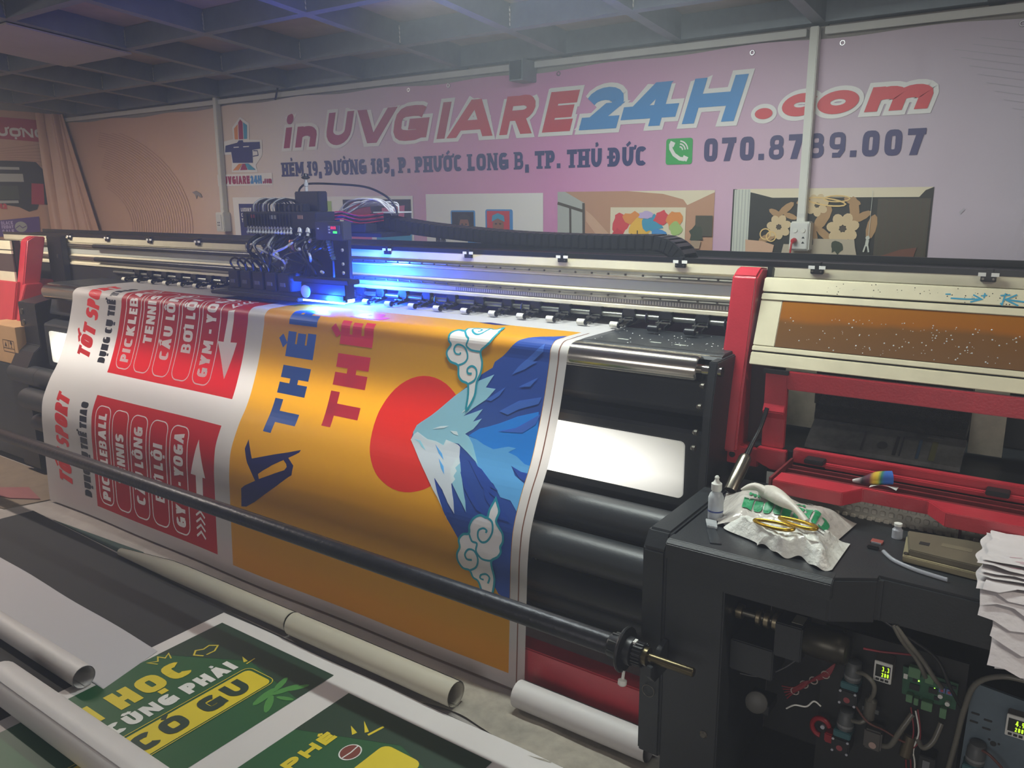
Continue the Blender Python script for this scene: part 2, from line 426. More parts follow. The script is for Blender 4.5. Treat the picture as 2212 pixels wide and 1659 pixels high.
for x in BX:
    MB().prism([(3.5, zc(3.5)), (-3.2, zc(-3.2)), (-3.2, zc(-3.2) + .1), (3.5, zc(3.5) + .1)], x - .0, x + .05).build('ceiling_beam', m_steel, ceil)
wd = MB()
for y in BY:
    for a, b in zip(BX[:-1], BX[1:]):
        MB().prism([(y - .02, zc(y - .02)), (y + .02, zc(y + .02)), (y + .02, zc(y) + .1), (y - .02, zc(y) + .1)], a + .05, b).build('cross_beam', m_steel, ceil)
        if y > .5 and a < -.5 and y < 3.3:
            wd.tube([(a + .053, y - .022 - .002 * (i % 2), zc(y) + .012 + i * .0095) for i in range(9)], [.0028 + .0012 * (i % 2) for i in range(9)], 5)
            wd.tube([(b - .003, y - .022 - .002 * (i % 2), zc(y) + .012 + i * .0095) for i in range(9)], [.0028 + .0012 * (i % 2) for i in range(9)], 5)
tag(wd.build('weld_bead', m_weld, ceil), kind='stuff')
MB().prism([(1.9, zc(1.9) - .004), (2.49, zc(2.49) - .004), (2.49, zc(2.49) - .012), (1.9, zc(1.9) - .012)], -4.79, -4.13).build('ceiling_panel', mat('panel_grey', '#a8a09b', .7, var=.06), ceil)
tr = MB().box(-6.8, -1.02, 3.462, 3.5, 2.094, 2.122).box(-.95, 2.4, 3.462, 3.5, 2.094, 2.122).build('trim_1', m_white_trim, bevel=.002)
tag(tr, kind='structure')
m_tube = mat('lit_tube', '#fff8ea', .4, emis=4.0)
for i, (tx, ty, tz, tp, tc_) in enumerate(TUBES):
    f_ = thing('batten_lamp', ['fluorescent batten lamp under the beams above the printer', 'fluorescent batten lamp under the beams left behind the viewer', 'fluorescent batten lamp under the beams right of the viewer'][i], 'lamp', (tx, ty, tz))
    MB().cyl((tx - .58, ty, tz - .012), (tx + .58, ty, tz - .012), .012, 12).build('lamp_tube', m_tube, f_, smooth=40)
    for sx_ in (-.59, .58): MB().box(tx + sx_, tx + sx_ + .012, ty - .018, ty + .018, tz - .03, zc(ty)).build('lamp_holder', m_white_trim, f_)
# ---------------------------------------------------------------- printed banner on the back wall
YB = 3.485
bw = thing('wall_banner', 'long pink and peach advertising banner covering the back wall behind the printer', 'banner', (-3.2, YB, 1.0))
def gradmat(name, stops, rough=.5, bump=.25):
    m = bpy.data.materials.new(name); m.use_nodes = True; nt = m.node_tree; b = nt.nodes['Principled BSDF']
    tc = nt.nodes.new('ShaderNodeTexCoord'); sp = nt.nodes.new('ShaderNodeSeparateXYZ'); r = nt.nodes.new('ShaderNodeValToRGB')
    nt.links.new(tc.outputs['Generated'], sp.inputs[0]); nt.links.new(sp.outputs[0], r.inputs[0])
    els = r.color_ramp.elements
    while len(els) < len(stops): els.new(.5)
    for e, (p, h) in zip(els, stops): e.position = p; e.color = lin(h)
    nt.links.new(r.outputs[0], b.inputs['Base Color']); b.inputs['Roughness'].default_value = rough
    n = nt.nodes.new('ShaderNodeTexNoise'); n.inputs['Scale'].default_value = 3.0; n.inputs['Detail'].default_value = 4; n.inputs['Distortion'].default_value = 1.2
    mp = nt.nodes.new('ShaderNodeMapping'); mp.inputs['Scale'].default_value = (1.2, 1, .5)
    nt.links.new(tc.outputs['Object'], mp.inputs[0]); nt.links.new(mp.outputs[0], n.inputs['Vector'])
    bp = nt.nodes.new('ShaderNodeBump'); bp.inputs['Strength'].default_value = bump; bp.inputs['Distance'].default_value = .03
    nt.links.new(n.outputs['Fac'], bp.inputs['Height']); nt.links.new(bp.outputs[0], b.inputs['Normal'])
    MATS[name] = m
    return m
BX0, BX1 = -6.8, 1.6
def st(x): return (x - BX0) / (BX1 - BX0)
m_ban = gradmat('banner_print', [(0, '#c79f84'), (st(-5.3), '#cba88f'), (st(-4.75), '#d2bfb0'), (st(-4.2), '#d6cdca'), (st(-3.5), '#cdb8c4'), (st(-3.0), '#cb97b5'), (st(-2.2), '#cb87b4'), (st(-1.5), '#c99fb9'), (st(-.8), '#c2b0bd'), (st(0), '#bab5c1'), (1, '#bdbdc8')])
def dz(x): return 2.085 + .006 * math.sin(x * 9.0) - .012 * (.5 + .5 * math.sin(x * 2.2 + 1))
mbx = MB()
nx = 130
mbx.grid(lambda u, v: (u, YB - (.008 * (.5 + .5 * math.sin(u * 7)) if v > .9 else 0), .75 + (dz(u) - .75) * v), [BX0 + (BX1 - BX0) * i / nx for i in range(nx + 1)], [0, .5, .9, .95, 1])
mbx.build('vinyl_sheet', m_ban, bw, smooth=40)
pw = Print(lambda x, z, l: (x, YB - .002 - l, z), bw, .0005)
ink = {k: mat('ink_' + k, h, .45) for k, h in dict(white='#dedcd8', crimson='#9c1c4a', magenta='#a8203f', red='#c2303c', coral='#cf4046', blue='#3c86c4', navy='#232a66', slate='#3f3a68', green='#2fa04c', orange='#d98a3f', teal='#3a93b4', peachline='#a87a62', cream='#d8cdb2', tan='#b58a6e', tanlight='#c8a286', black='#17161c', dark='#2b2a25', brown='#4c4336', leaf='#38402f', petal='#cbb48c', petal2='#a8855c', gold='#d8b878', sofa='#b3a792', chair='#6f4636', curtain='#c3c6ba', glass='#a9aca6', floorc='#cfc7b4', purple='#5a3c86', pink='#c46a86', greyline='#aea8b2', yellow='#e0b03c', skin='#8a5a44', pot='#a08a72', olive='#4a4638', lilac='#b9a6cf', deepred='#8c1a2c', linegreen='#9ab86a').items()}
# contour lines printed on the peach part
arc = []
for i in range(26):
    k = 1 - i * .021
    arc += ribbon([(-6.72 + 1.48 * k * math.cos(math.radians(a)), 1.33 - .06 * (1 - k) + (.72 * k) * math.sin(math.radians(a))) for a in range(-22, 96, 6)], .0035)
arc = [p for p in arc if all(q[0] > -6.3 - .12 * (q[1] - 1.2) for q in p)]
pw.layer('contour_lines', arc, ink['peachline'])
dl = []
for i in range(24):
    zt = 2.12 - i * .022
    dl += ribbon([(-.62 + .030 * i, zt - .009 * i), (1.2, zt - .009 * i - .22 * (1.82 - .030 * i))], .0022)
dl = [p for p in dl if all(q[1] < 2.06 for q in p)]
dl2 = []
for p in dl:
    dl2.append(p)
pw.layer('diagonal_lines', dl2, ink['greyline'])
pw.reset(0)
TOP = .184
sl = .30
spec = [('i', -4.20, -4.150), ('n', -4.096, -3.914), ('U', -3.83, -3.62), ('V', -3.585, -3.29), ('G', -3.285, -3.03), ('I', -2.955, -2.894), ('A', -2.875, -2.585), ('R', -2.535, -2.345), ('E', -2.275, -2.115), ('2', -2.065, -1.865), ('4', -1.835, -1.60), ('H', -1.54, -1.305)]
def at(polys, x, z): return [[(p[0] + x, p[1] + z) for p in q] for q in polys]
def blocky(ch, x0, x1, grow=0.0, t=.056):
    h = TOP
    P = glyph(ch, x0, x1 - x0, h, t)
    return [[(q[0] + sl * q[1], q[1] + 1.793) for q in p] for p in P]
def halo(polys, e):
    out = []
    for p in polys:
        p = fixwind(p)
        out += ribbon(list(p) + [p[0]], e * 2); out.append(p)
    return out
cl = {'i': 'crimson', 'n': 'crimson', 'U': 'crimson', 'V': 'crimson', 'G': 'magenta', 'I': 'magenta', 'A': 'red', 'R': 'red', 'E': 'red', '2': 'blue', '4': 'blue', 'H': 'blue'}
dotcom = []
dotcom += disc(-1.178, 1.815, .037, .022)
def ring(cx, cz, ro, ri, a0, a1, sk=.25):
    o = []
    an = list(range(a0, a1 + 1, 12))
    f = lambda r, a: (cx + r[0] * math.cos(math.radians(a)) + sk * r[1] * math.sin(math.radians(a)), cz + r[1] * math.sin(math.radians(a)))
    for a, b_ in zip(an[:-1], an[1:]): o.append([f(ri, a), f(ro, a), f(ro, b_), f(ri, b_)])
    return o
dotcom += ring(-1.03, 1.84, (.073, .044), (.026, .010), 36, 324) + ring(-.885, 1.84, (.078, .044), (.029, .012), 0, 360)
dotcom += [[(q[0] + sl * (q[1] - 1.796), q[1]) for q in p] for p in at(glyph('m', -.785, .222, .135, .046), 0, 1.796)]
hal = []
e_ = .019
for ch, a, b in spec:
    f_ = .66 if ch in 'in' else 1.0
    hal += [[(q[0] + sl * (q[1] - e_), q[1] - e_ + 1.793) for q in p] for p in glyph(ch, a - e_, b - a + 2 * e_, TOP + 2 * e_ / f_, .056 + 2 * e_)]
e2 = .017
dh = disc(-1.178, 1.815, .037 + e2, .022 + e2) + ring(-1.03, 1.84, (.073 + e2, .044 + e2), (.010, .002), 20, 340) + ring(-.885, 1.84, (.078 + e2, .044 + e2), (.014, .003), 0, 360)
dh += [[(q[0] + sl * (q[1] - 1.796), q[1]) for q in p] for p in at(glyph('m', -.785 - e2, .222 + 2 * e2, .135 + 2 * e2 / .66, .046 + 2 * e2), 0, 1.796 - e2)]
pw.layer('title_halo', hal + dh, ink['white'])
for c in ('crimson', 'magenta', 'red', 'blue'):
    P = []
    for ch, a, b in spec:
        if cl[ch] == c: P += blocky(ch, a, b)
    pw.layer('title_lettering', P, ink[c])
pw.layer('title_lettering', dotcom, ink['coral'])
pw.reset(0)
pw.layer('address_lettering', at(text('HẺM 19, ĐƯỜNG 185, P. PHƯỚC LONG B, TP. THỦ ĐỨC', .085, .0215, 2.53, slab=True, gap=.16), -4.235, 1.622), ink['navy'])
pw.reset(0)
pw.layer('phone_number', at(text('070.8789.007', .097, .0235, .872, slant=.0, gap=.2), -1.432, 1.63), ink['slate'])
pw.reset(0)
pw.layer('phone_icon', [rrect(-1.612, -1.486, 1.622, 1.734, .012)], ink['green'])
ph = ribbon([(-1.59, 1.712), (-1.588, 1.69), (-1.572, 1.665), (-1.545, 1.647), (-1.522, 1.643)], .016) + ribbon([(-1.594, 1.716), (-1.572, 1.706)], .02) + ribbon([(-1.53, 1.652), (-1.508, 1.642)], .02)
for r in (.016, .028, .04): ph += ribbon([(-1.548 + r * math.cos(math.radians(a)), 1.682 + r * math.sin(math.radians(a))) for a in range(5, 86, 16)], .006)
pw.layer('phone_symbol', ph, ink['white'])
pw.reset(0)
# logo left of the title
lg = fill([(-4.70, 1.945), (-4.61, 2.005), (-4.525, 1.96), (-4.535, 1.86), (-4.41, 1.852), (-4.415, 1.76), (-4.49, 1.70), (-4.475, 1.655), (-4.745, 1.66), (-4.735, 1.72), (-4.735, 1.775), (-4.81, 1.775), (-4.80, 1.86), (-4.70, 1.87)])
pw.layer('logo_halo', lg, ink['white'])
pw.layer('logo_blade', fill([(-4.682, 1.936), (-4.64, 1.962), (-4.648, 1.866), (-4.684, 1.868)]), ink['orange'])
pw.layer('logo_blade', fill([(-4.633, 1.97), (-4.61, 1.99), (-4.588, 1.972), (-4.594, 1.866), (-4.64, 1.866)]), ink['crimson'])
pw.layer('logo_blade', fill([(-4.582, 1.97), (-4.545, 1.95), (-4.555, 1.866), (-4.588, 1.866)]), ink['teal'])
pw.layer('logo_printer', fill([(-4.785, 1.832), (-4.66, 1.846), (-4.64, 1.86), (-4.60, 1.86), (-4.595, 1.846), (-4.43, 1.842), (-4.43, 1.80), (-4.51, 1.795), (-4.515, 1.715), (-4.722, 1.72), (-4.73, 1.79), (-4.795, 1.79)]) + ribbon([(-4.50, 1.79), (-4.46, 1.788), (-4.455, 1.76), (-4.51, 1.755)], .006), ink['navy'])
pw.layer('logo_slot', rect(-4.70, -4.645, 1.815, 1.821) + rect(-4.60, -4.54, 1.815, 1.821), ink['white'])
pw.layer('logo_flare', fill([(-4.66, 1.712), (-4.625, 1.712), (-4.67, 1.672), (-4.728, 1.672)]), ink['orange'])
pw.layer('logo_flare', fill([(-4.62, 1.712), (-4.598, 1.712), (-4.575, 1.672), (-4.65, 1.672)]), ink['crimson'])
pw.layer('logo_flare', fill([(-4.593, 1.712), (-4.56, 1.712), (-4.49, 1.67), (-4.565, 1.672)]), ink['teal'])
pw.reset(0)
pw.layer('logo_name_halo', rect(-4.905, -4.335, 1.572, 1.648), ink['white'])
pw.layer('logo_name', at(text('inUVGIARE', .052, .016, .33, gap=.1), -4.892, 1.583), ink['crimson'])
pw.layer('logo_name', at(text('24H', .052, .016, .115, gap=.1), -4.555, 1.583), ink['blue'])
pw.layer('logo_name', at(text('.com', .045, .014, .09, gap=.1), -4.43, 1.583), ink['crimson'])
# row of printed pictures along the lower edge
ZB = 1.10
pw.reset(0)
pw.layer('picture_ground', rect(-4.76, -3.14, ZB, 1.497) + rect(-3.044, -2.269, ZB, 1.505), ink['white'])
pw.layer('picture_poster', rect(-4.70, -4.40, 1.2, 1.455), ink['navy'])
pw.layer('poster_words', at(text('LUXURY', .024, .006, .11, gap=.2), -4.68, 1.405) + at(text('CARD', .024, .006, .08, gap=.2), -4.68, 1.37) + at(text('TOP', .024, .006, .06, gap=.2), -4.68, 1.335), ink['white'])
pw.layer('picture_poster', rect(-4.05, -3.80, 1.34, 1.47), ink['linegreen'])
pw.layer('picture_poster', rect(-3.70, -3.155, 1.31, 1.478), ink['black'])
pw.layer('picture_blot', blob(-3.56, 1.42, .1, .05, seed=3), ink['deepred'])
pw.layer('picture_card', fill([(-3.38, 1.43), (-3.2, 1.445), (-3.21, 1.36), (-3.38, 1.36)]), ink['pink'])
pw.layer('picture_poster', rect(-3.68, -3.47, 1.18, 1.285), ink['pink'])
pw.layer('picture_poster', rect(-3.43, -3.155, 1.18, 1.285), ink['teal'])
pw.reset(1)
pw.layer('portrait_frame', [rrect(-2.868, -2.70, 1.27, 1.418, .01)] + [rrect(-2.632, -2.455, 1.25, 1.424, .012)], ink['blue'])
pw.layer('portrait_ground', rect(-2.86, -2.71, 1.275, 1.41), ink['black'])
pw.layer('portrait_ground', rect(-2.622, -2.475, 1.26, 1.416), ink['red'])
pw.layer('portrait_face', disc(-2.775, 1.335, .034, .052) + disc(-2.548, 1.34, .036, .048), ink['skin'])
pw.layer('portrait_hair', fill([(-2.82, 1.33), (-2.815, 1.385), (-2.775, 1.402), (-2.735, 1.385), (-2.73, 1.32), (-2.745, 1.37), (-2.80, 1.37)]) + disc(-2.788, 1.345, .008, .004, 10) + disc(-2.762, 1.345, .008, .004, 10) + disc(-2.562, 1.35, .008, .004, 10) + disc(-2.535, 1.35, .008, .004, 10), ink['dark'])
pw.layer('portrait_wrap', fill([(-2.59, 1.36), (-2.585, 1.392), (-2.55, 1.405), (-2.51, 1.392), (-2.505, 1.36), (-2.55, 1.378)]), ink['teal'])
pw.layer('picture_stroke', ribbon([(-2.93, 1.225), (-2.8, 1.235), (-2.6, 1.228), (-2.43, 1.235)], .02), ink['red'])
pw.layer('picture_stroke', ribbon([(-2.75, 1.25), (-2.62, 1.262), (-2.52, 1.285)], .012), ink['blue'])
pw.layer('picture_letters', at(text('mm', .045, .01, .07, gap=.12), -2.975, 1.24), ink['black'])
# living room with a tree painting
pw.reset(0)
pw.layer('picture_ground', rect(-2.183, -1.374, ZB, 1.509), ink['tan'])
pw.layer('picture_ceiling', fill([(-1.80, 1.509), (-1.374, 1.509), (-1.374, 1.50), (-1.50, 1.445), (-1.52, 1.47), (-1.62, 1.495)]), ink['cream'])
pw.layer('picture_window', fill([(-2.183, 1.509), (-2.14, 1.509), (-2.03, 1.455), (-2.03, 1.2), (-2.183, 1.2)]), ink['glass'])
pw.layer('picture_window_frame', ribbon([(-2.183, 1.455), (-2.03, 1.415)], .014) + ribbon([(-2.035, 1.455), (-2.03, 1.2)], .014) + ribbon([(-2.11, 1.43), (-2.105, 1.2)], .012), ink['brown'])
pw.layer('picture_sunlight', fill([(-2.02, 1.42), (-1.99, 1.40), (-1.88, 1.30), (-1.90, 1.27), (-1.93, 1.27), (-2.02, 1.37)]), ink['tanlight'])
pw.layer('picture_painting', rect(-1.886, -1.505, 1.24, 1.435), ink['cream'])
k = [(ink['coral'], -1.83, 1.36, .04, .05), (ink['orange'], -1.77, 1.385, .05, .03), (ink['yellow'], -1.73, 1.34, .05, .05), (ink['teal'], -1.665, 1.36, .05, .04), (ink['coral'], -1.62, 1.39, .04, .03), (ink['orange'], -1.56, 1.375, .04, .04), (ink['linegreen'], -1.55, 1.34, .03, .03), (ink['lilac'], -1.70, 1.40, .04, .02), (ink['blue'], -1.63, 1.31, .05, .03), (ink['red'], -1.84, 1.30, .03, .04)]
for i, (m_, x, z, a, b) in enumerate(k): pw.layer('painting_blot', blob(x, z, a, b, 14, .3, i), m_)
pw.layer('painting_tree', sum([ribbon([(-1.74 + dx * .2, 1.24), (-1.74 + dx, 1.24 + .09 - abs(dx) * .5)], .005) for dx in (-.06, -.03, 0, .03, .06)], []) + sum([ribbon([(-1.615 + dx * .2, 1.24), (-1.615 + dx, 1.24 + .08 - abs(dx) * .5)], .005) for dx in (-.05, -.02, .02, .05)], []), ink['dark'])
pw.layer('picture_screen', rect(-1.455, -1.376, 1.31, 1.40), ink['olive'])
pw.layer('picture_plant', blob(-1.455, 1.315, .03, .04, 16, .4, 5), ink['leaf'])
pw.layer('picture_pot', fill([(-1.475, 1.29), (-1.425, 1.29), (-1.432, 1.255), (-1.468, 1.255)]), ink['pot'])
pw.layer('picture_floor', rect(-1.47, -1.374, ZB, 1.245), ink['floorc'])
# dark living room with flower wall
pw.reset(0)
pw.layer('picture_ground', rect(-1.292, -.512, ZB, 1.512), ink['dark'])
pw.layer('picture_ceiling', fill([(-1.28, 1.512), (-.512, 1.512), (-.54, 1.50), (-.56, 1.475), (-1.12, 1.475), (-1.2, 1.495)]), ink['cream'])
pw.layer('picture_curtain', rect(-1.285, -1.215, ZB, 1.51), ink['curtain'])
pw.layer('picture_curtain_fold', sum([rect(-1.28 + i * .014, -1.276 + i * .014, ZB, 1.51) for i in range(5)], []), ink['glass'])
pw.layer('picture_curtain', rect(-.705, -.518, ZB, 1.47), ink['brown'])
pw.layer('picture_curtain_fold', sum([rect(-.7 + i * .024, -.692 + i * .024, ZB, 1.47) for i in range(8)], []), ink['olive'])
fl = []; fl2 = []
for cx, cz, r in ((-1.085, 1.355, .05), (-.828, 1.352, .062), (-.935, 1.445, .045)):
    for q in range(7):
        a = q * 2 * math.pi / 7 + .3; c, s_ = math.cos(a), math.sin(a)
        fl.append([(cx + c * (r * .62 + r * .42 * math.cos(b)) - s_ * r * .34 * math.sin(b), cz + s_ * (r * .62 + r * .42 * math.cos(b)) + c * r * .34 * math.sin(b)) for b in [2 * math.pi * j / 12 for j in range(12)]])
    fl2 += disc(cx, cz, r * .2, r * .2, 10)
lv = []
for cx, cz, a, L in ((-1.06, 1.43, 40, .04), (-1.1, 1.41, 150, .035), (-1.04, 1.40, -20, .03), (-.91, 1.39, 60, .06), (-.79, 1.43, 100, .05), (-.76, 1.40, 30, .04), (-.95, 1.34, -60, .045), (-.72, 1.36, 80, .05), (-1.13, 1.31, 20, .04), (-.9, 1.33, 140, .04), (-1.0, 1.33, 100, .05), (-.98, 1.46, 10, .04), (-.8, 1.46, 160, .035)):
    c, s_ = math.cos(math.radians(a)), math.sin(math.radians(a))
    lv.append([(cx + c * L * math.cos(b) - s_ * L * .38 * math.sin(b), cz + s_ * L * math.cos(b) + c * L * .38 * math.sin(b)) for b in [2 * math.pi * j / 10 for j in range(10)]])
pw.layer('flower_leaf', lv, ink['petal2']); pw.layer('flower_petal', fl, ink['petal']); pw.layer('flower_heart', fl2, ink['brown'])
pw.layer('picture_lamp_ring', ribbon([(-.9 + .075 * math.cos(a / 8 * math.pi), 1.458 + .014 * math.sin(a / 8 * math.pi) - .01 * math.cos(a / 8 * math.pi)) for a in range(17)], .006) + ribbon([(-.86 + .05 * math.cos(a / 8 * math.pi), 1.47 + .012 * math.sin(a / 8 * math.pi)) for a in range(17)], .005) + ribbon([(-1.14 + .022 * math.cos(a / 8 * math.pi), 1.325 + .022 * math.sin(a / 8 * math.pi)) for a in range(17)], .005) + ribbon([(-1.115 + .02 * math.cos(a / 8 * math.pi), 1.315 + .02 * math.sin(a / 8 * math.pi)) for a in range(17)], .005), ink['gold'])
pw.layer('picture_sofa', fill([(-1.07, 1.235), (-1.06, 1.285), (-.94, 1.285), (-.94, 1.31), (-.78, 1.31), (-.775, 1.28), (-.765, 1.24), (-.77, 1.2), (-1.07, 1.2)]) + [rrect(-.925, -.85, 1.255, 1.31, .01)], ink['sofa'])
pw.layer('picture_armchair', fill([(-1.225, 1.30), (-1.15, 1.295), (-1.10, 1.28), (-1.105, 1.25), (-1.16, 1.245), (-1.16, 1.2), (-1.22, 1.21)]), ink['tanlight'])
pw.layer('picture_armchair', fill([(-.71, 1.24), (-.66, 1.255), (-.61, 1.275), (-.55, 1.285), (-.56, 1.24), (-.62, 1.215), (-.70, 1.215)]), ink['chair'])
pw.layer('picture_plant', blob(-.845, 1.28, .03, .025, 14, .35, 8), ink['leaf'])
pw.layer('picture_figure', ribbon([(-.732, 1.285), (-.73, 1.31)], .012) + disc(-.73, 1.318, .008, .008, 12) + ribbon([(-.742, 1.262), (-.736, 1.288)], .006) + ribbon([(-.722, 1.262), (-.728, 1.288)], .006) + ribbon([(-.727, 1.325), (-.726, 1.5)], .0015), ink['curtain'])
pw.reset(0)
pw.layer('picture_scuff', fill([(-.42, 1.42), (-.405, 1.435), (-.40, 1.43), (-.415, 1.41)]) + fill([(-.40, 1.245), (-.36, 1.249), (-.31, 1.243), (-.35, 1.241)]), ink['greyline'])
m_ring = mat('grommet_metal', '#c9c9c9', .3, metal=1)
for x in (-3.14, -2.86, -2.40, -2.18, -1.55, -1.24, -.885, -.58, -.29, .05, .4):
    z = 2.058
    g = MB(); g.ring_tube([[(x + (.0085 + .0028 * math.cos(b)) * math.cos(a), YB - .004 - .0028 * math.sin(b), z + (.0085 + .0028 * math.cos(b)) * math.sin(a)) for b in [2 * math.pi * j / 6 for j in range(6)]] for a in [2 * math.pi * i / 14 for i in range(14)]], closed=True)
    g.build('grommet', m_ring, bw, smooth=60)
# ---------------------------------------------------------------- banner on the left wall, draped round the corner
XL = -6.84
bl = thing('side_banner', 'peach banner on the left wall with red heading and printer picture', 'banner', (XL, 2.6, 1.0))
m_peach = mat('peach_vinyl', '#c49a80', .5, var=.04, bump=.15, bscale=6)
MB().grid(lambda u, v: (XL + .0, u, v), [0.9, 1.6, 2.4, 3.3], [.75, 1.4, 2.155]).build('vinyl_sheet', m_peach, bl)
def drape(u, v):
    # u 0..1 across the fold, v 0..1 upwards
    w_ = (1 - v)
    x = XL + .01 + u * (.06 + .52 * w_) ; y = 3.27 + .17 * min(1, u * 2.2) ** .8
    f = (.035 + .03 * w_) * math.sin(u * 19 + v * 1.2) * math.sin(math.pi * min(1, .12 + u * .9))
    return (x + f * .6, min(3.475, y - abs(f)), .75 + 1.40 * v)
MB().grid(drape, [i / 60 for i in range(61)], [j / 12 for j in range(13)]).build('draped_edge', m_peach, bl, smooth=80)
pl = Print(lambda y, z, l: (XL + .003 + l, y, z), bl, .0006, flip=False)
pl.layer('heading_band', fill([(1.4, 2.13), (2.99, 2.104), (3.40, 2.097), (3.308, 1.933), (2.968, 1.946), (1.4, 1.97)]), ink['magenta'])
pl.layer('heading_lettering', at(text('LƯỢNG', .066, .019, .42, gap=.12), 2.90, 1.965), ink['white'])
pl.layer('contour_lines', sum([ribbon([(2.2 + .01 * i, 1.75 - .0 * i), (2.9 + .02 * i, 1.86 - .012 * i), (3.30, 1.92 - .028 * i)], .003) for i in range(9)], []), ink['peachline'])
pl.layer('printer_picture', fill([(2.5, 1.785), (3.113, 1.786), (3.22, 1.78), (3.27, 1.72), (3.289, 1.62), (3.266, 1.454), (3.2, 1.46), (3.18, 1.42), (3.117, 1.403), (3.05, 1.44), (2.9, 1.47), (2.5, 1.49)]), ink['black'])
pl.layer('printer_picture_rail', rect(2.5, 3.09, 1.72, 1.74) + rect(2.5, 3.11, 1.63, 1.69) + rect(2.5, 3.05, 1.47, 1.49), ink['glass'])
pl.layer('printer_picture_cover', fill([(3.164, 1.62), (3.255, 1.615), (3.24, 1.455), (3.142, 1.46)]), ink['magenta'])
pl.layer('printer_picture_sheet', rect(2.5, 3.06, 1.50, 1.60), ink['leaf'])
pl.layer('model_lettering', at(text('M2', .04, .013, .075), 2.885, 1.428), ink['red'])
pl.layer('sale_card', fill([(2.5, 1.345), (2.9, 1.344), (3.185, 1.365), (3.179, 1.23), (2.5, 1.21)]), ink['purple'])
pl.layer('sale_card_lettering', at(text('BLACK', .026, .006, .085), 2.90, 1.31) + at(text('FRIDAY', .026, .006, .085), 2.90, 1.28) + at(text('SALE', .03, .008, .085), 2.90, 1.243), ink['lilac'])
pl.layer('sale_card_disc', disc(3.04, 1.29, .045, .04), ink['glass'])
pl.layer('sale_card_mark', ribbon([(3.0, 1.28), (3.03, 1.30), (3.05, 1.28), (3.08, 1.295)], .006), ink['purple'])
# ---------------------------------------------------------------- conduits, sockets and small fixings on the wall
m_pvc = mat('white_pvc', '#cfcfc6', .45, var=.04)
m_hole = mat('dark_hole', '#1c1b1b', .6)
def conduit(x0, x1, zb, zt, label, lean=0.0):
    c = thing('cable_conduit', label, 'conduit', ((x0 + x1) / 2, 3.465, zb))
    b = MB()
    b.v += [(x0 - lean, 3.445, zb), (x1 - lean, 3.445, zb), (x1 - lean, 3.483, zb), (x0 - lean, 3.483, zb), (x0, 3.445, zt), (x1, 3.445, zt), (x1, 3.483, zt), (x0, 3.483, zt)]
    for q in ((3, 2, 1, 0), (4, 5, 6, 7), (0, 1, 5, 4), (1, 2, 6, 5), (2, 3, 7, 6), (3, 0, 4, 7)): b.f.append(q); b.m.append(0)
    b.build('duct', m_pvc, c, bevel=.003)
    MB().box(x0 + .002 - lean, x1 - .002 - lean, 3.4435, 3.446, zb + .02, zb + .035).build('duct_seam', m_white_trim, c)
    return c
conduit(-4.835, -4.80, 1.395, 2.135, 'white plastic cable duct on the wall left of the printer carriage', .018)
conduit(-1.002, -.968, 1.377, 2.125, 'white plastic cable duct crossing the phone number on the banner', .002)
s1 = thing('wall_socket', 'small white socket box below the duct by the banner logo', 'socket', (-4.85, 3.46, 1.27))
MB().box(-4.885, -4.80, 3.425, 3.484, 1.272, 1.40).build('socket_box', m_pvc, s1, bevel=.004)
MB().box(-4.878, -4.82, 3.421, 3.426, 1.285, 1.385).build('face_plate', m_white_trim, s1, bevel=.002)
for z in (1.315, 1.332):
    for x in (-4.858, -4.842): MB().box(x - .003, x + .003, 3.4195, 3.4215, z - .004, z + .004).build('socket_hole', m_hole, s1)
s2 = thing('wall_socket', 'white wall socket with red plug on the banner picture of a living room', 'socket', (-.983, 3.46, 1.262))
MB().box(-1.024, -.943, 3.43, 3.484, 1.262, 1.38).build('socket_box', m_pvc, s2, bevel=.005)
MB().box(-1.018, -.949, 3.424, 3.431, 1.268, 1.374).build('face_plate', m_white_trim, s2, bevel=.003)
for x in (-1.0, -.968): MB().cyl((x, 3.42, 1.345), (x, 3.426, 1.345), .009, 16).build('rocker_switch', m_pvc, s2, smooth=40)
for z in (1.296, 1.316): MB().prism([(-.972, z - .003), (-.96, z - .003), (-.966, z + .005)], 3.4222, 3.4245, 'y').build('socket_hole', m_hole, s2)
pg = thing('power_plug', 'red two-pin plug with red cord in the wall socket', 'plug', (-1.0, 3.42, 1.3))
m_redp = mat('red_plastic', '#b3242c', .4)
MB().lathe((-1.0, 3.424, 1.305), (0, -1, -.15), [(.006, 0), (.011, .004), (.011, .018), (.006, .03)], 12).build('plug_body', m_redp, pg, smooth=50)
MB().tube(smoothline([(-1.0, 3.396, 1.302), (-1.001, 3.385, 1.28), (-1.005, 3.39, 1.22), (-1.01, 3.41, 1.1), (-1.0, 3.42, .9)], 5), .004, 8).build('cord', m_redp, pg, smooth=60)
stub = thing('steel_stub', 'short grey square steel tube sticking out above the pink banner', 'steel tube', (-2.34, 3.45, 2.03))
MB().box(-2.385, -2.305, 3.36, 3.485, 2.028, 2.125).build('tube', m_steel, stub, bevel=.003)
MB().box(-2.378, -2.312, 3.357, 3.361, 2.035, 2.118).build('open_end', mat('dark_steel', '#3b4044', .5, metal=.4), stub)
ct = MB().tube([(-4.21, 3.45, 2.08), (-4.18, 3.44, 2.12), (-4.14, 3.43, 2.185)], .006, 6).build('cable_tie', m_hole)
tag(ct, 'black cable tie poking up from the top of the banner', 'cable tie')
tp = MB().prism([(-5.205, 1.535), (-5.16, 1.545), (-5.11, 1.525), (-5.095, 1.50), (-5.12, 1.50), (-5.15, 1.515), (-5.16, 1.49), (-5.175, 1.52)], 3.478, 3.4835, 'y').build('torn_tape', mat('torn_tape', '#8d8480', .7))
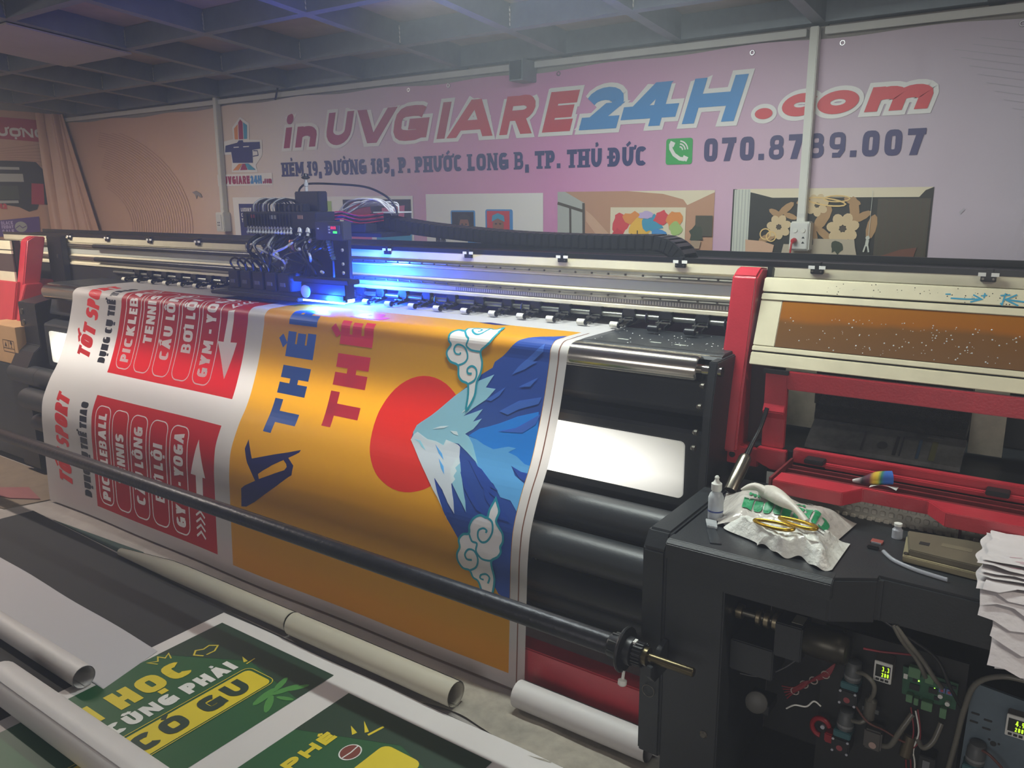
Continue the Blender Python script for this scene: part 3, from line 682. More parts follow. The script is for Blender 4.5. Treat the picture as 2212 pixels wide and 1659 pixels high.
tag(tp, 'torn grey scrap of tape stuck on the peach wall banner', 'tape')

# ================================================================ the printer
m_blk = mat('black_powder_coat', '#24272a', .42, var=.12, vscale=9, bump=.05, bscale=220)
m_blk2 = mat('black_plastic', '#17181b', .38)
m_ivory = mat('ivory_aluminium', '#cfc8ac', .42, var=.10, vscale=5)
m_pale = mat('pale_steel_band', '#c6ccc0', .35, metal=.25, var=.05)
m_rail = mat('rail_steel', '#a09a8c', .28, metal=.85, var=.25, vscale=4)
m_red = mat('red_powder_coat', '#b02c38', .32, var=.10, vscale=8, bump=.06, bscale=160, coat=.3)
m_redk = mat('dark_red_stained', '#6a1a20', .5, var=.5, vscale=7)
m_chrome = mat('chrome_roller', '#c9c4b8', .16, metal=1.0, var=.08, vscale=12)
m_bolt = mat('bolt_steel', '#6d6a62', .35, metal=.9)
m_mauve = mat('mauve_media', '#8f7590', .7, var=.08)
m_wroll = mat('ribbed_white_roller', '#d2cfbd', .6, bump=.3, bscale=300)
PR = thing('roll_printer', 'wide black red and ivory roll-to-roll printer filling the room', 'printer', (-2.8, 2.3, 0))
XA, XZ = -5.75, 0.55
# gantry beam with rails
beam = MB().prism([(2.45, 1.118), (2.44, 1.122), (2.44, 1.132), (2.45, 1.138), (2.45, 1.176), (2.456, 1.184), (2.456, 1.216), (2.45, 1.222), (2.45, 1.248), (2.445, 1.252), (2.445, 1.281), (2.74, 1.281), (2.74, 1.118)], XA, XZ).build('gantry_beam', m_ivory, PR)
MB().box(XA, XZ, 2.4535, 2.4565, 1.1845, 1.2155).build('smooth_band', m_pale, beam)
for zr in (1.235, 1.163):
    r_ = MB().prism([(2.452, zr - .0095), (2.438, zr - .0095), (2.436, zr - .004), (2.438, zr), (2.436, zr + .004), (2.438, zr + .0095), (2.452, zr + .0095)], XA, XZ).build('linear_rail', m_rail, beam)
bl_ = MB()
x = -4.55
while x < .5:
    for zr in (1.235, 1.163): bl_.cyl((x, 2.4375, zr), (x, 2.4345, zr), .0035, 8)
    x += .0645
tag(bl_.build('rail_bolts', m_bolt, beam), kind='stuff')
m_rule = bpy.data.materials.new('printed_rule'); m_rule.use_nodes = True
nt = m_rule.node_tree; b = nt.nodes['Principled BSDF']; tc = nt.nodes.new('ShaderNodeTexCoord'); wv = nt.nodes.new('ShaderNodeTexWave'); wv.inputs['Scale'].default_value = 31.0; rp = nt.nodes.new('ShaderNodeValToRGB')
rp.color_ramp.elements[0].position = .12; rp.color_ramp.elements[0].color = lin('#4a4a42'); rp.color_ramp.elements[1].position = .22; rp.color_ramp.elements[1].color = lin('#c9c6b0')
nt.links.new(tc.outputs['Object'], wv.inputs['Vector']); nt.links.new(wv.outputs['Fac'], rp.inputs[0]); nt.links.new(rp.outputs[0], b.inputs['Base Color']); b.inputs['Roughness'].default_value = .4
MB().prism([(2.4495, 1.139), (2.4475, 1.139), (2.4475, 1.151), (2.4495, 1.151)], -2.0, -.8).build('printed_rule', m_rule, beam)
for zr in (1.235, 1.163): MB().cyl((-4.62, 2.43, zr), (-3.15, 2.43, zr), .013, 12).build('rail_cover_rod', m_blk2, beam, smooth=40)
# black trough on top of the beam, with its clips
MB().box(XA, XZ, 2.446, 2.70, 1.2815, 1.286).box(XA, XZ, 2.444, 2.450, 1.2815, 1.297).box(XA, XZ, 2.69, 2.70, 1.2815, 1.305).build('cable_trough', m_blk2, PR)
c0 = None
for x in (-4.90, -4.49, -4.07, -3.645, -3.234, -2.77, -2.349, -1.928, -1.509, -1.066, -.642, -.209, .22):
    if c0 is None:
        c0 = MB().box(x - .018, x + .018, 2.436, 2.446, 1.266, 1.281).box(x - .010, x + .010, 2.436, 2.46, 1.279, 1.299).build('trough_clip', m_blk2, PR, bevel=.0015)
        MB().box(x - .024, x - .006, 2.435, 2.4375, 1.280, 1.2895).box(x + .006, x + .024, 2.435, 2.4375, 1.280, 1.2895).build('white_tab', mat('white_tab', '#d8d8d0', .5), c0)
        MB().cyl((x - .012, 2.4365, 1.2735), (x - .012, 2.434, 1.2735), .003, 8).cyl((x + .012, 2.4365, 1.2735), (x + .012, 2.434, 1.2735), .003, 8).build('clip_screw', m_bolt, c0)
        cx0 = x
    else: dup(c0, (x - cx0, 0, 0), PR)
# pinch roller arms on their shaft
MB().cyl((-4.45, 2.437, 1.098), (-.80, 2.437, 1.098), .009, 14).build('pinch_shaft', mat('shaft_steel', '#8b8d86', .3, metal=.9), PR, smooth=40)
PX = [-4.216, -4.098, -3.965, -3.835, -3.706, -3.577, -3.457, -2.523, -2.405, -2.28, -2.153, -2.024, -1.888, -1.758, -1.633, -1.508, -1.383, -1.257, -1.123, -.997]
p0_ = None; p1_ = None
for i, x in enumerate(PX):
    dark = i >= 18
    src = p1_ if dark else p0_
    if src is None:
        a = MB()
        a.prism([(2.425, 1.122), (2.448, 1.122), (2.448, 1.086), (2.425, 1.098)], x - .004, x + .038)          # cover plate
        a.prism([(2.44, 1.112), (2.446, 1.085), (2.43, 1.080), (2.372, 1.072), (2.372, 1.082), (2.42, 1.094), (2.425, 1.115)], x + .036, x + .041)
        a.prism([(2.44, 1.112), (2.446, 1.085), (2.43, 1.080), (2.40, 1.074), (2.40, 1.082), (2.42, 1.094), (2.425, 1.115)], x - .006, x - .001)
        a.prism([(2.425, 1.088), (2.375, 1.074), (2.373, 1.080), (2.42, 1.095)], x + .004, x + .012)
        o = a.build('pinch_arm', m_blk2, PR, bevel=.001)
        MB().cyl((x - .006, 2.405, 1.0875), (x + .046, 2.405, 1.0875), .0035, 8).cyl((x - .002, 2.36, 1.0755), (x + .034, 2.36, 1.0755), .0035, 8).build('arm_pin', m_bolt, o)
        MB().lathe((x - .014, 2.36, 1.0765), (1, 0, 0), ([(.006, 0), (.011, .004), (.011, .036), (.006, .040)] if dark else [(.0105, 0), (.0105, .028)]), 16).build('pinch_wheel', m_blk2 if dark else m_wroll, o, smooth=40)
        if not dark: MB().lathe((x + .0145, 2.36, 1.0765), (1, 0, 0), [(.0108, 0), (.0108, .004)], 16).build('wheel_rim', m_blk2, o, smooth=40)
        if dark: p1_ = o; px1 = x
        else: p0_ = o; px0 = x
    else: dup(src, (x - (px1 if dark else px0), 0, 0), PR)
for x in (-1.675, -1.175, -.905, -2.09): MB().tube([(x, 2.43, 1.112), (x, 2.424, 1.10), (x, 2.426, 1.085), (x + .004, 2.436, 1.080)], .0035, 6).build('shaft_hook', m_blk2, PR, smooth=50)
# platen, chrome roller and front body
plat = MB().box(-4.6, -.80, 2.16, 2.44, 1.035, 1.0585).build('platen', m_blk, PR, bevel=.002)
m_speck = mat('ink_speck', '#b9bcb8', .5)
rr = random.Random(3); sp = MB()
for i in range(46):
    x, y, r = rr.uniform(-1.24, -.82), rr.uniform(2.17, 2.43), rr.uniform(.0012, .003)
    sp.lathe((x, y, 1.0586), (0, 0, 1), [(r, 0), (r * .5, .0008)], 6)
tag(sp.build('ink_speck', m_speck, plat), kind='stuff')
for x in (-1.17, -1.06, -.98): MB().box(x, x + .035, 2.22, 2.228, 1.0586, 1.0592).build('suction_slot', m_pale, plat)
MB().prism([(2.16, 1.058), (2.145, 1.056), (2.125, 1.045), (2.16, 1.03)], -4.6, -.80).build('platen_nose', m_blk, PR)
MB().box(-4.6, -.80, 2.138, 2.1415, 1.047, 1.0545).build('edge_strip', m_chrome, PR)
MB().prism([(2.50, 1.03), (2.78, 1.12), (2.785, 1.11), (2.50, 1.02)], -4.6, -.80).build('rear_media_guide', m_mauve, PR)
MB().lathe((-4.5, 2.092, 1.022), (1, 0, 0), [(.033, 0), (.0385, .004), (.0385, 3.650), (.035, 3.657), (.014, 3.657), (.014, 3.72)], 40).build('chrome_roller', m_chrome, PR, smooth=35)
body = MB().prism([(2.14, 1.03), (2.125, .965), (2.108, .905), (2.108, .897), (2.16, .893), (2.16, .868), (2.12, .866), (2.074, .85), (2.068, .84), (2.068, .62), (2.10, .61), (2.40, .61), (2.40, 1.03)], -4.55, -.80).build('front_body', m_blk, PR)
# light box behind the media
m_lite = bpy.data.materials.new('light_box_diffuser'); m_lite.use_nodes = True
nt = m_lite.node_tree; nt.nodes.clear(); out = nt.nodes.new('ShaderNodeOutputMaterial'); em = nt.nodes.new('ShaderNodeEmission'); df = nt.nodes.new('ShaderNodeBsdfDiffuse'); ad = nt.nodes.new('ShaderNodeAddShader')
tc = nt.nodes.new('ShaderNodeTexCoord'); se = nt.nodes.new('ShaderNodeSeparateXYZ'); rx = nt.nodes.new('ShaderNodeValToRGB'); rz = nt.nodes.new('ShaderNodeValToRGB'); mu = nt.nodes.new('ShaderNodeMath'); mu.operation = 'MULTIPLY'; m2 = nt.nodes.new('ShaderNodeMath'); m2.operation = 'MULTIPLY'; m2.inputs[1].default_value = 3.6
nt.links.new(tc.outputs['Generated'], se.inputs[0]); nt.links.new(se.outputs[0], rx.inputs[0]); nt.links.new(se.outputs[2], rz.inputs[0])
def gstops(r, st_):
    while len(r.color_ramp.elements) < len(st_): r.color_ramp.elements.new(.5)
    for e, (p, v) in zip(r.color_ramp.elements, st_): e.position = p; e.color = (v, v, v, 1)
gstops(rx, [(0, .22), (.03, .5), (.08, 1), (.86, 1), (.93, .55), (1, .14)]); gstops(rz, [(0, .55), (.35, 1), (.6, .85), (1, .4)])
nt.links.new(rx.outputs[0], mu.inputs[0]); nt.links.new(rz.outputs[0], mu.inputs[1]); nt.links.new(mu.outputs[0], m2.inputs[0]); nt.links.new(m2.outputs[0], em.inputs['Strength'])
em.inputs['Color'].default_value = (1, .985, .91, 1); df.inputs['Color'].default_value = (.7, .72, .62, 1)
nt.links.new(em.outputs[0], ad.inputs[0]); nt.links.new(df.outputs[0], ad.inputs[1]); nt.links.new(ad.outputs[0], out.inputs['Surface'])
lb = MB().prism([(x_, z_) for x_, z_ in rrect(-4.49, -.869, .646, .814, .014)], 2.0600, 2.069, 'y').build('light_box', m_lite, PR)
lb['label'] = 'glowing white light box panel'
# lower front rollers
for (y, z, r, nm) in ((2.005, .565, .055, 'front_roller'), (1.915, .475, .056, 'front_roller'), (1.95, .335, .045, 'tension_bar'), (2.0, .24, .035, 'tension_bar')):
    MB().lathe((-4.5, y, z), (1, 0, 0), [(r * .9, 0), (r, .003), (r, 3.70), (r * .9, 3.703)], 36).build(nm, m_blk, PR, smooth=40)
MB().box(-4.5, -.8, 1.99, 2.0, .40, .44).build('cross_strip', mat('dull_brass', '#4d4335', .45, metal=.4), PR)
MB().box(-4.5, -.8, 2.10, 2.12, .05, .66).build('back_plate', m_blk, PR)
MB().box(-4.1, -.80, 1.835, 1.90, .03, .150).build('base_beam', m_red, PR, bevel=.004)
# end frames
MB().prism([(1.98, .04), (2.03, .62), (2.05, .9), (2.08, 1.05), (2.42, 1.05), (2.42, .04)], -.815, -.79).build('end_plate', m_blk, PR, bevel=.003)
for y, z in ((2.04, .93), (2.02, .862), (2.01, .82), (2.055, .985)): MB().lathe((-.815, y, z), (-1, 0, 0), [(.008, 0), (.008, .008), (.005, .013)], 10).build('end_bolt', m_bolt, PR)
MB().box(-.90, -.86, 2.432, 2.44, 1.06, 1.108).build('slotted_bracket', m_blk2, PR, bevel=.004)
# red post between media path and service end
def post(x0, x1):
    return MB().prism([(2.307, 1.290), (2.265, 1.267), (2.192, .942), (2.165, .775), (2.27, .775), (2.285, .93), (2.37, 1.283)], x0, x1).build('red_post', m_red, PR, bevel=.006, seg=3, smooth=30)
post(-.83, -.757)
MB().prism([(2.35, 1.29), (2.37, 1.283), (2.30, .98), (2.28, .98)], -.757, -.742).build('post_seam', m_blk2, PR)
MB().box(-.80, -.70, 2.19, 2.25, .735, .79).build('red_bracket', m_red, PR, bevel=.003)
MB().lathe((-.775, 2.19, .762), (0, -1, 0), [(.009, 0), (.009, .003)], 14).build('bracket_bolt', m_blk2, PR)
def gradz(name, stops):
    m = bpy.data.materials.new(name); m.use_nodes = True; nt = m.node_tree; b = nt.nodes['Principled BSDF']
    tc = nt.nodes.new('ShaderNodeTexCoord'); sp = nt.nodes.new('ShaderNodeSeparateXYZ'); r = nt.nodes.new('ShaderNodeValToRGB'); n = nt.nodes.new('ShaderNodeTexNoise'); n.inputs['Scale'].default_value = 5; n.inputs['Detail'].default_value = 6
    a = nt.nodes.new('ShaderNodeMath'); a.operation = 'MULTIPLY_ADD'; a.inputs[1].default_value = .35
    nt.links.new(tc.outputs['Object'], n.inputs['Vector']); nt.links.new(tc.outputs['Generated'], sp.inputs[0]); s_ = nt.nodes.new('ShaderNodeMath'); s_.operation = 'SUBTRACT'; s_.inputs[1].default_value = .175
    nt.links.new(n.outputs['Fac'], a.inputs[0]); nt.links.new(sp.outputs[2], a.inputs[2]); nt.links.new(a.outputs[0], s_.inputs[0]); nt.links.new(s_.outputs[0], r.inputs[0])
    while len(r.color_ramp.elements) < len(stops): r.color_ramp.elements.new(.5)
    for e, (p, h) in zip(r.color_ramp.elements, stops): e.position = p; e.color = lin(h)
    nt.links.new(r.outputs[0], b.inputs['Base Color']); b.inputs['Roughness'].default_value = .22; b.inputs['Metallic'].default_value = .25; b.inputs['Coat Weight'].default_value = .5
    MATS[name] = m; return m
# ivory front cover of the service end
def yz(z): return 2.199 + (z - 1.03) * .4034
def band(z0, z1, x0, x1, m, nm, off=0, th=.02, parent=None, bv=.002):
    return MB().prism([(yz(z0) + off, z0), (yz(z1) + off, z1), (yz(z1) + off + th, z1), (yz(z0) + off + th, z0)], x0, x1).build(nm, m, parent or PR, bevel=bv)
cover = band(1.035, 1.258, -.742, XZ, m_blk2, 'front_cover', .006, .03)
m_acr = gradz('brown_acrylic', [(0, '#7c5a38'), (.55, '#80592f'), (.68, '#a5651f'), (1, '#a86a1c')])  # reflection painted into the ramp: greyer brown below, orange along the top
for z0, z1, m_, nm in ((1.2255, 1.263, m_ivory, 'cover_rail'), (1.204, 1.2215, m_ivory, 'cover_rail'), (1.067, 1.080, m_ivory, 'cover_rail'), (1.030, 1.063, m_ivory, 'cover_rail')): band(z0, z1, -.745, XZ, m_, nm, 0, .02, cover)
band(1.081, 1.203, -.745, -.684, m_ivory, 'cover_panel', .003, .012, cover)
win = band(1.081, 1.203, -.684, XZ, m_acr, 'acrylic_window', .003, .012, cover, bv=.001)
sp = MB(); rr = random.Random(11)
for i in range(150):
    x = rr.gauss(-.33, .16); z = rr.uniform(1.085, 1.17)
    if not -.67 < x < .3: continue
    r = rr.uniform(.0008, .0022); sp.lathe((x, yz(z) + .0028, z), (0, -.93, .37), [(r, 0), (r * .5, .0006)], 6)
tag(sp.build('ink_speck', m_speck, win), kind='stuff')
sp = MB()
for i in range(60):
    x = rr.uniform(-.6, .0); z = rr.uniform(1.228, 1.26); r = rr.uniform(.0006, .0016); sp.lathe((x, yz(z) - .0001, z), (0, -.93, .37), [(r, 0), (r * .5, .0005)], 6)
tag(sp.build('ink_speck', m_blk2, cover), kind='stuff')
pc = Print(lambda x_, z_, l: (x_, yz(z_) - l, z_), cover, .0005)
pc.layer('marker_arrow', ribbon([(-.272, 1.2365), (-.24, 1.2362), (-.206, 1.238)], .0035) + ribbon([(-.224, 1.2475), (-.204, 1.238), (-.228, 1.23)], .0035) + ribbon([(-.285, 1.2455), (-.273, 1.246)], .003) + ribbon([(-.206, 1.246), (-.194, 1.248)], .003) + ribbon([(-.2, 1.241), (-.1995, 1.253)], .003), mat('cyan_marker', '#2f8fb0', .5))
pc.layer('marker_arrow', ribbon([(-.152, 1.2405), (-.06, 1.233)], .0035) + ribbon([(-.132, 1.253), (-.154, 1.2405), (-.126, 1.228)], .0035) + ribbon([(-.166, 1.249), (-.146, 1.252)], .003) + ribbon([(-.156, 1.255), (-.16, 1.228), (-.164, 1.232)], .003), MATS['cyan_marker'])
# red door frame with the opening to the head-cleaning station
fr = MB()
fr.prism([(2.195, 1.012), (2.195, .925), (2.185, .905), (2.195, .885), (2.195, .80), (2.215, .80), (2.215, 1.012)], -.695, -.634)
fr.box(-.634, XZ, 2.195, 2.215, .971, 1.022)
door = fr.build('red_door_frame', m_red, PR, bevel=.0025)
hg = MB().box(-.70, -.63, 2.186, 2.196, 1.012, 1.024).build('hinge', m_blk2, door, bevel=.001)
MB().box(-.60, XZ, 2.175, 2.20, .774, .812).build('lower_frame', m_red, PR, bevel=.002)
MB().prism([(-.70, .80), (-.62, .80), (-.62, .742), (-.66, .742), (-.705, .76)], 2.175, 2.20, 'y').build('frame_corner', m_red, PR, bevel=.002)
MB().box(-.82, XZ, 2.56, 2.58, .60, 1.03).build('bay_back', m_hole, PR)
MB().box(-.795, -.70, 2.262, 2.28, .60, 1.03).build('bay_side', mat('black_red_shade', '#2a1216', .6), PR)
MB().box(-.72, XZ, 2.20, 2.56, .795, .80).build('bay_floor', m_blk, PR)
m_dirty = mat('stained_cream_steel', '#a9a48f', .5, var=.3, vscale=9)
MB().box(-.70, -.607, 2.40, 2.41, .815, 1.0).build('bay_panel', m_dirty, PR)
MB().box(-.205, -.125, 2.40, 2.41, .812, 1.0).build('bay_panel', m_dirty, PR)
m_sludge = mat('ink_sludge', '#2b2c2b', .3, var=.6, vscale=60, bump=.7, bscale=420)
MB().box(-.603, -.206, 2.37, 2.385, .90, 1.0).build('cleaning_block', m_sludge, PR)
MB().prism([(2.31, .868), (2.37, .885), (2.37, .93), (2.345, .905), (2.31, .888)], -.585, -.204).build('cleaning_rim', m_sludge, PR)
m_tray = mat('stained_tray_steel', '#5d5e5a', .35, metal=.6, var=.5, vscale=14)
ty = MB().prism([(2.30, .873), (2.218, .822), (2.212, .812), (2.216, .808), (2.225, .815), (2.305, .866)], -.581, -.2).build('drip_tray', m_tray, PR)
MB().lathe((-.389, 2.2465, .841), (0, -.53, .85), [(.0125, 0), (.0125, .0012)], 18).build('drain_hole', m_hole, ty)
for x in (-.53, -.29): MB().prism([(2.295, .874), (2.288, .870), (2.29, .866), (2.297, .870)], x, x + .038).build('tray_tab', m_tray, ty)
for x, w_, hx in ((-.44, .006, '#242322'), (-.36, .008, '#1d1c1b'), (-.345, .004, '#232426'), (-.305, .007, '#27394a'), (-.275, .014, '#4a4a2a')):
    MB().prism([(2.28, .862), (2.222, .826), (2.2215, .8265), (2.2795, .8625)], x, x + w_).build('ink_run', mat('ink_run_' + hx[1:], hx, .3), ty)
# folded-down front flap
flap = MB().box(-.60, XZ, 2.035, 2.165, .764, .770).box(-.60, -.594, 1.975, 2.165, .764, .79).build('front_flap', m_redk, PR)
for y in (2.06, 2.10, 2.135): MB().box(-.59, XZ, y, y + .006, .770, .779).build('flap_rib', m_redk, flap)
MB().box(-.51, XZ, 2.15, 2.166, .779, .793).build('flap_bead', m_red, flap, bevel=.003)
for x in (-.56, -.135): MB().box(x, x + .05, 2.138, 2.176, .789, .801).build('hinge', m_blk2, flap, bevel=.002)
lipq = [(-.59, 1.972), (-.42, 1.972), (-.385, 2.03), (-.24, 2.03), (-.195, 1.972), (XZ, 1.972), (XZ, 2.042), (-.59, 2.042)]
MB().prism(lipq, .752, .787, 'z').build('flap_lip', m_red, flap, bevel=.002)
# perforated cream plate under the flap
m_perf = mat('cream_perforated_steel', '#b5b0a2', .5, var=.2, vscale=12)
pp = MB().box(-.62, XZ, 2.05, 2.06, .668, .752).build('studded_plate', m_perf, PR)
s0 = None
for j, z in enumerate((.684, .705, .726, .745)):
    for i in range(30):
        x = -.475 + i * .0195 + (.0097 if j % 2 else 0)
        if s0 is None: s0 = MB().prism(rrect(x - .0065, x + .0065, z - .0065, z + .0065, .003, 2), 2.0445, 2.0502, 'y').build('stud', m_perf, pp, bevel=.0015, seg=1); sx, sz = x, z
        else: dup(s0, (x - sx, 0, z - sz), pp)
MB().box(-.172, -.166, 2.0435, 2.0502, .67, .735).build('ink_run', mat('magenta_run', '#5c1a2c', .3), pp)
# service table, column and take-up drive
tb = MB()
tb.prism([(-.735, 1.668), (-.362, 1.668), (-.277, 1.722), (-.277, 1.735), (XZ, 1.735), (XZ, 2.17), (-.735, 2.17)], .60, .703, 'z')
table = tb.build('service_table', m_blk, PR, bevel=.006, seg=2)
MB().prism([(1.655, .657), (1.655, .695), (1.668, .7035), (1.70, .7035), (1.70, .657)], -.735, -.357).build('table_nose', m_blk, table, bevel=.002)
MB().prism([(2.17, .10), (1.668, .10), (1.668, .664), (1.70, .705), (2.17, .705)], -.80, -.739).build('drive_cover', m_blk, PR, bevel=.006)
col = MB().box(-.739, -.592, 1.672, 2.05, .02, .66).build('table_column', m_blk, PR, bevel=.004)
MB().lathe((-.625, 1.672, .215), (0, -1, 0), [(.010, 0), (.010, .002), (.006, .006)], 14).build('column_bolt', m_bolt, col)
MB().box(-.592, XZ, 2.05, 2.07, .02, .60).build('bay_wall', m_hole, PR)
MB().box(-.592, XZ, 1.70, 2.05, .012, .024).build('bay_base', m_hole, PR)
MB().box(XA, -4.275, 2.446, 2.456, .90, 1.118).build('left_apron', m_hole, PR)
# left end of the machine
post(-5.12, -5.04)
lc = MB().box(XA, -5.12, 2.215, 2.26, 1.03, 1.265).build('left_cover', m_blk2, PR)
for z0, z1 in ((1.215, 1.265), (1.19, 1.208), (1.03, 1.085)): MB().box(XA, -5.12, 2.205, 2.225, z0, z1).build('cover_rail', m_ivory, lc)
MB().box(XA, -5.12, 2.208, 2.222, 1.085, 1.19).build('cover_window', mat('smoked_window', '#3d3335', .25), lc)
MB().prism([(2.19, 1.03), (2.165, .92), (2.13, .775), (2.40, .775), (2.40, 1.03)], XA, -5.075).build('red_end_cover', m_red, PR, bevel=.006)
MB().prism([(2.205, 1.02), (2.17, .93), (2.135, .78), (2.30, .78), (2.30, 1.02)], -5.04, -5.0).build('red_end_cheek', m_red, PR, bevel=.004)
MB().prism([(2.06, .95), (2.06, .72), (2.02, .69), (1.97, .60), (1.97, .04), (2.30, .04), (2.30, 1.0)], -4.80, -4.60).build('end_plate', m_blk2, PR, bevel=.004)
for x, y, z in ((-4.76, 2.06, .90), (-4.755, 2.06, .84), (-4.60, 1.97, .58)): MB().lathe((x, y, z), (0, -1, 0), [(.016, 0), (.016, .004), (.008, .006)], 14).build('end_bolt', m_bolt, PR)
MB().box(-5.1, -4.93, 2.40, 2.434, 1.0, 1.285).build('end_plate', m_blk2, PR, bevel=.003)
MB().lathe((-4.98, 2.40, 1.17), (0, -1, 0), [(.014, 0), (.014, .006)], 4).build('end_bolt', m_bolt, PR)
MB().box(XA, -4.80, 2.0, 2.42, .04, .60).build('left_base', m_blk, PR, bevel=.006)
MB().cyl((-4.8, 2.005, .565), (-4.5, 2.005, .565), .055, 20).build('roller_journal', m_blk, PR, smooth=40)
MB().cyl((-4.35, 1.97, .45), (-4.35, 1.97, .33), .035, 16).build('chrome_sleeve', m_chrome, PR, smooth=40)

# ================================================================ printed media hanging from the platen
PROF = [(2.62, 1.061), (2.52, 1.061), (2.44, 1.062), (2.30, 1.063), (2.16, 1.064), (2.125, 1.0625), (2.1, 1.0625), (2.078, 1.0595), (2.062, 1.049), (2.0525, 1.036), (2.0495, 1.020), (2.046, .998), (2.010, .871), (1.965, .756), (1.932, .69), (1.893, .631), (1.855, .558), (1.838, .51), (1.826, .43), (1.822, .359), (1.814, .203), (1.805, .012)]
_p = [Vector(p) for p in PROF]
_s = [0.0]
for i in range(len(_p) - 1): _s.append(_s[-1] + (_p[i + 1] - _p[i]).length)
S0 = .022   # profile starts a little further back than the print datum
FP = []; FS = []
for i in range(len(_p) - 1):
    a, b, c, d = _p[max(i - 1, 0)], _p[i], _p[i + 1], _p[min(i + 2, len(_p) - 1)]
    n = 1 if i < 3 else (2 if i < 11 else 4)
    for j in range(n):
        t = j / n
        # monotone-ish cardinal spline with low tension
        m0 = (c - a) * .5; m1 = (d - b) * .5
        L = (c - b).length
        if m0.length > 1e-9: m0 = m0.normalized() * min(m0.length, L)
        if m1.length > 1e-9: m1 = m1.normalized() * min(m1.length, L)
        h00 = 2 * t ** 3 - 3 * t * t + 1; h10 = t ** 3 - 2 * t * t + t; h01 = -2 * t ** 3 + 3 * t * t; h11 = t ** 3 - t * t
        FP.append(b * h00 + m0 * h10 + c * h01 + m1 * h11); FS.append(_s[i] + (_s[i + 1] - _s[i]) * t - S0)
FP.append(_p[-1]); FS.append(_s[-1] - S0)
FN = []
for i in range(len(FP)):
    t = (FP[min(i + 1, len(FP) - 1)] - FP[max(i - 1, 0)]).normalized(); FN.append(Vector((t.y, -t.x)))
    if FN[-1].x > 0 and abs(FN[-1].x) > .3: FN[-1] = -FN[-1]
    if FN[-1].y < 0 and abs(FN[-1].x) < .6: FN[-1] = -FN[-1]
import bisect
def sheet(x, s, l):
    i = min(max(bisect.bisect_right(FS, s) - 1, 0), len(FS) - 2)
    t = (s - FS[i]) / (FS[i + 1] - FS[i])
    p = FP[i].lerp(FP[i + 1], t); n = FN[i].lerp(FN[i + 1], t)
    k = min(1, max(0, (s - .62) / .5))
    wv = k * (.004 * math.sin(x * 3.1 + s * 2) + .0025 * math.sin(x * 7.3 + 1))
    return (x, p.x - wv + n.x * l, p.y + n.y * l)
TR = .5
pap = {k: mat('print_' + k, h, .45, trans=t) for k, (h, t) in dict(white=('#e6e2e0', TR), red=('#d0181e', TR), yellow=('#f2ae1c', TR), wlet=('#f6f3f2', .32), redlet=('#d8201f', .25), blk=('#1b1c26', .3), blue=('#1c50a4', .14), crimson=('#d2243c', .14), sun=('#f03a2e', TR), navy=('#1e2270', .4), dblue=('#3058b8', .4), mblue=('#2f9cff', .4), lblue=('#70c4ff', .4), cyan=('#aeeaf8', .4), snow=('#f4fdff', .4), streak=('#4c7cd8', .4), teal=('#25a4b8', .4), brown=('#8a5a48', TR)).items()}
SH = thing('printed_sheet', 'wide white sheet with red and yellow prints hanging over the printer front', 'printed sheet', (-2.7, 1.9, .012))
xs = sorted(set([-4.165, -3.712, -2.768, -2.665, -1.31, -1.25] + [-4.165 + i * 2.915 / 48 for i in range(49)]))
cut = sorted(set([s for s in FS] + [.385, .909, 1.023, 1.553, .356, 1.569]))
cut = [c for i, c in enumerate(cut) if i == 0 or c - cut[i - 1] > 1e-4]
mb = MB()
for i in range(len(xs) - 1):
    for j in range(len(cut) - 1):
        x, s = (xs[i] + xs[i + 1]) / 2, (cut[j] + cut[j + 1]) / 2
        mb.k = 0
        if -3.712 < x < -2.768 and (.385 < s < .909 or 1.023 < s < 1.553): mb.k = 1
        elif -2.665 < x < -1.31 and .356 < s < 1.569: mb.k = 2
        n = len(mb.v)
        mb.poly([sheet(xs[i], cut[j + 1], 0), sheet(xs[i + 1], cut[j + 1], 0), sheet(xs[i + 1], cut[j], 0), sheet(xs[i], cut[j], 0)])
o = mb.build('vinyl_sheet', [pap['white'], pap['red'], pap['yellow']], SH)
bm = bmesh.new(); bm.from_mesh(o.data); bmesh.ops.remove_doubles(bm, verts=bm.verts[:], dist=1e-5); bm.to_mesh(o.data); bm.free()
o.data.polygons.foreach_set('use_smooth', [True] * len(o.data.polygons))
ps = Print(sheet, SH, .0005, cuts=cut, flip=True)
ps.ucuts = xs
def up(polys, x, s): return [[(x - p[1], s - p[0]) for p in q] for q in polys]      # text running up the sheet
def vt(txt, h, t, L, x, s, **k): return up(text(txt, h, t, L, **k), x, s)
ps.layer('heading_lettering', vt('TỐT SPORT', .115, .026, .445, -3.905, .866, slant=.18, gap=.1) + vt('TỐT SPORT', .115, .026, .44, -3.925, 1.505, slant=.18, gap=.1), pap['redlet'])
ps.reset()
ps.layer('subheading_lettering', vt('DỤNG CỤ THỂ THAO', .062, .017, .45, -3.762, .871, gap=.14) + vt('DỤNG CỤ THỂ THAO', .062, .017, .455, -3.755, 1.523, gap=.14), pap['blk'])
rows = [('PICKLEBALL', .845, .405, 1.508, 1.098), ('TENNIS', .742, .505, 1.405, 1.172), ('CẦU LÔNG', .80, .445, 1.468, 1.115), ('BƠI LỘI', .755, .50, 1.425, 1.168), ('GYM - YOGA', .845, .42, 1.50, 1.095)]
wl = []
pill = []
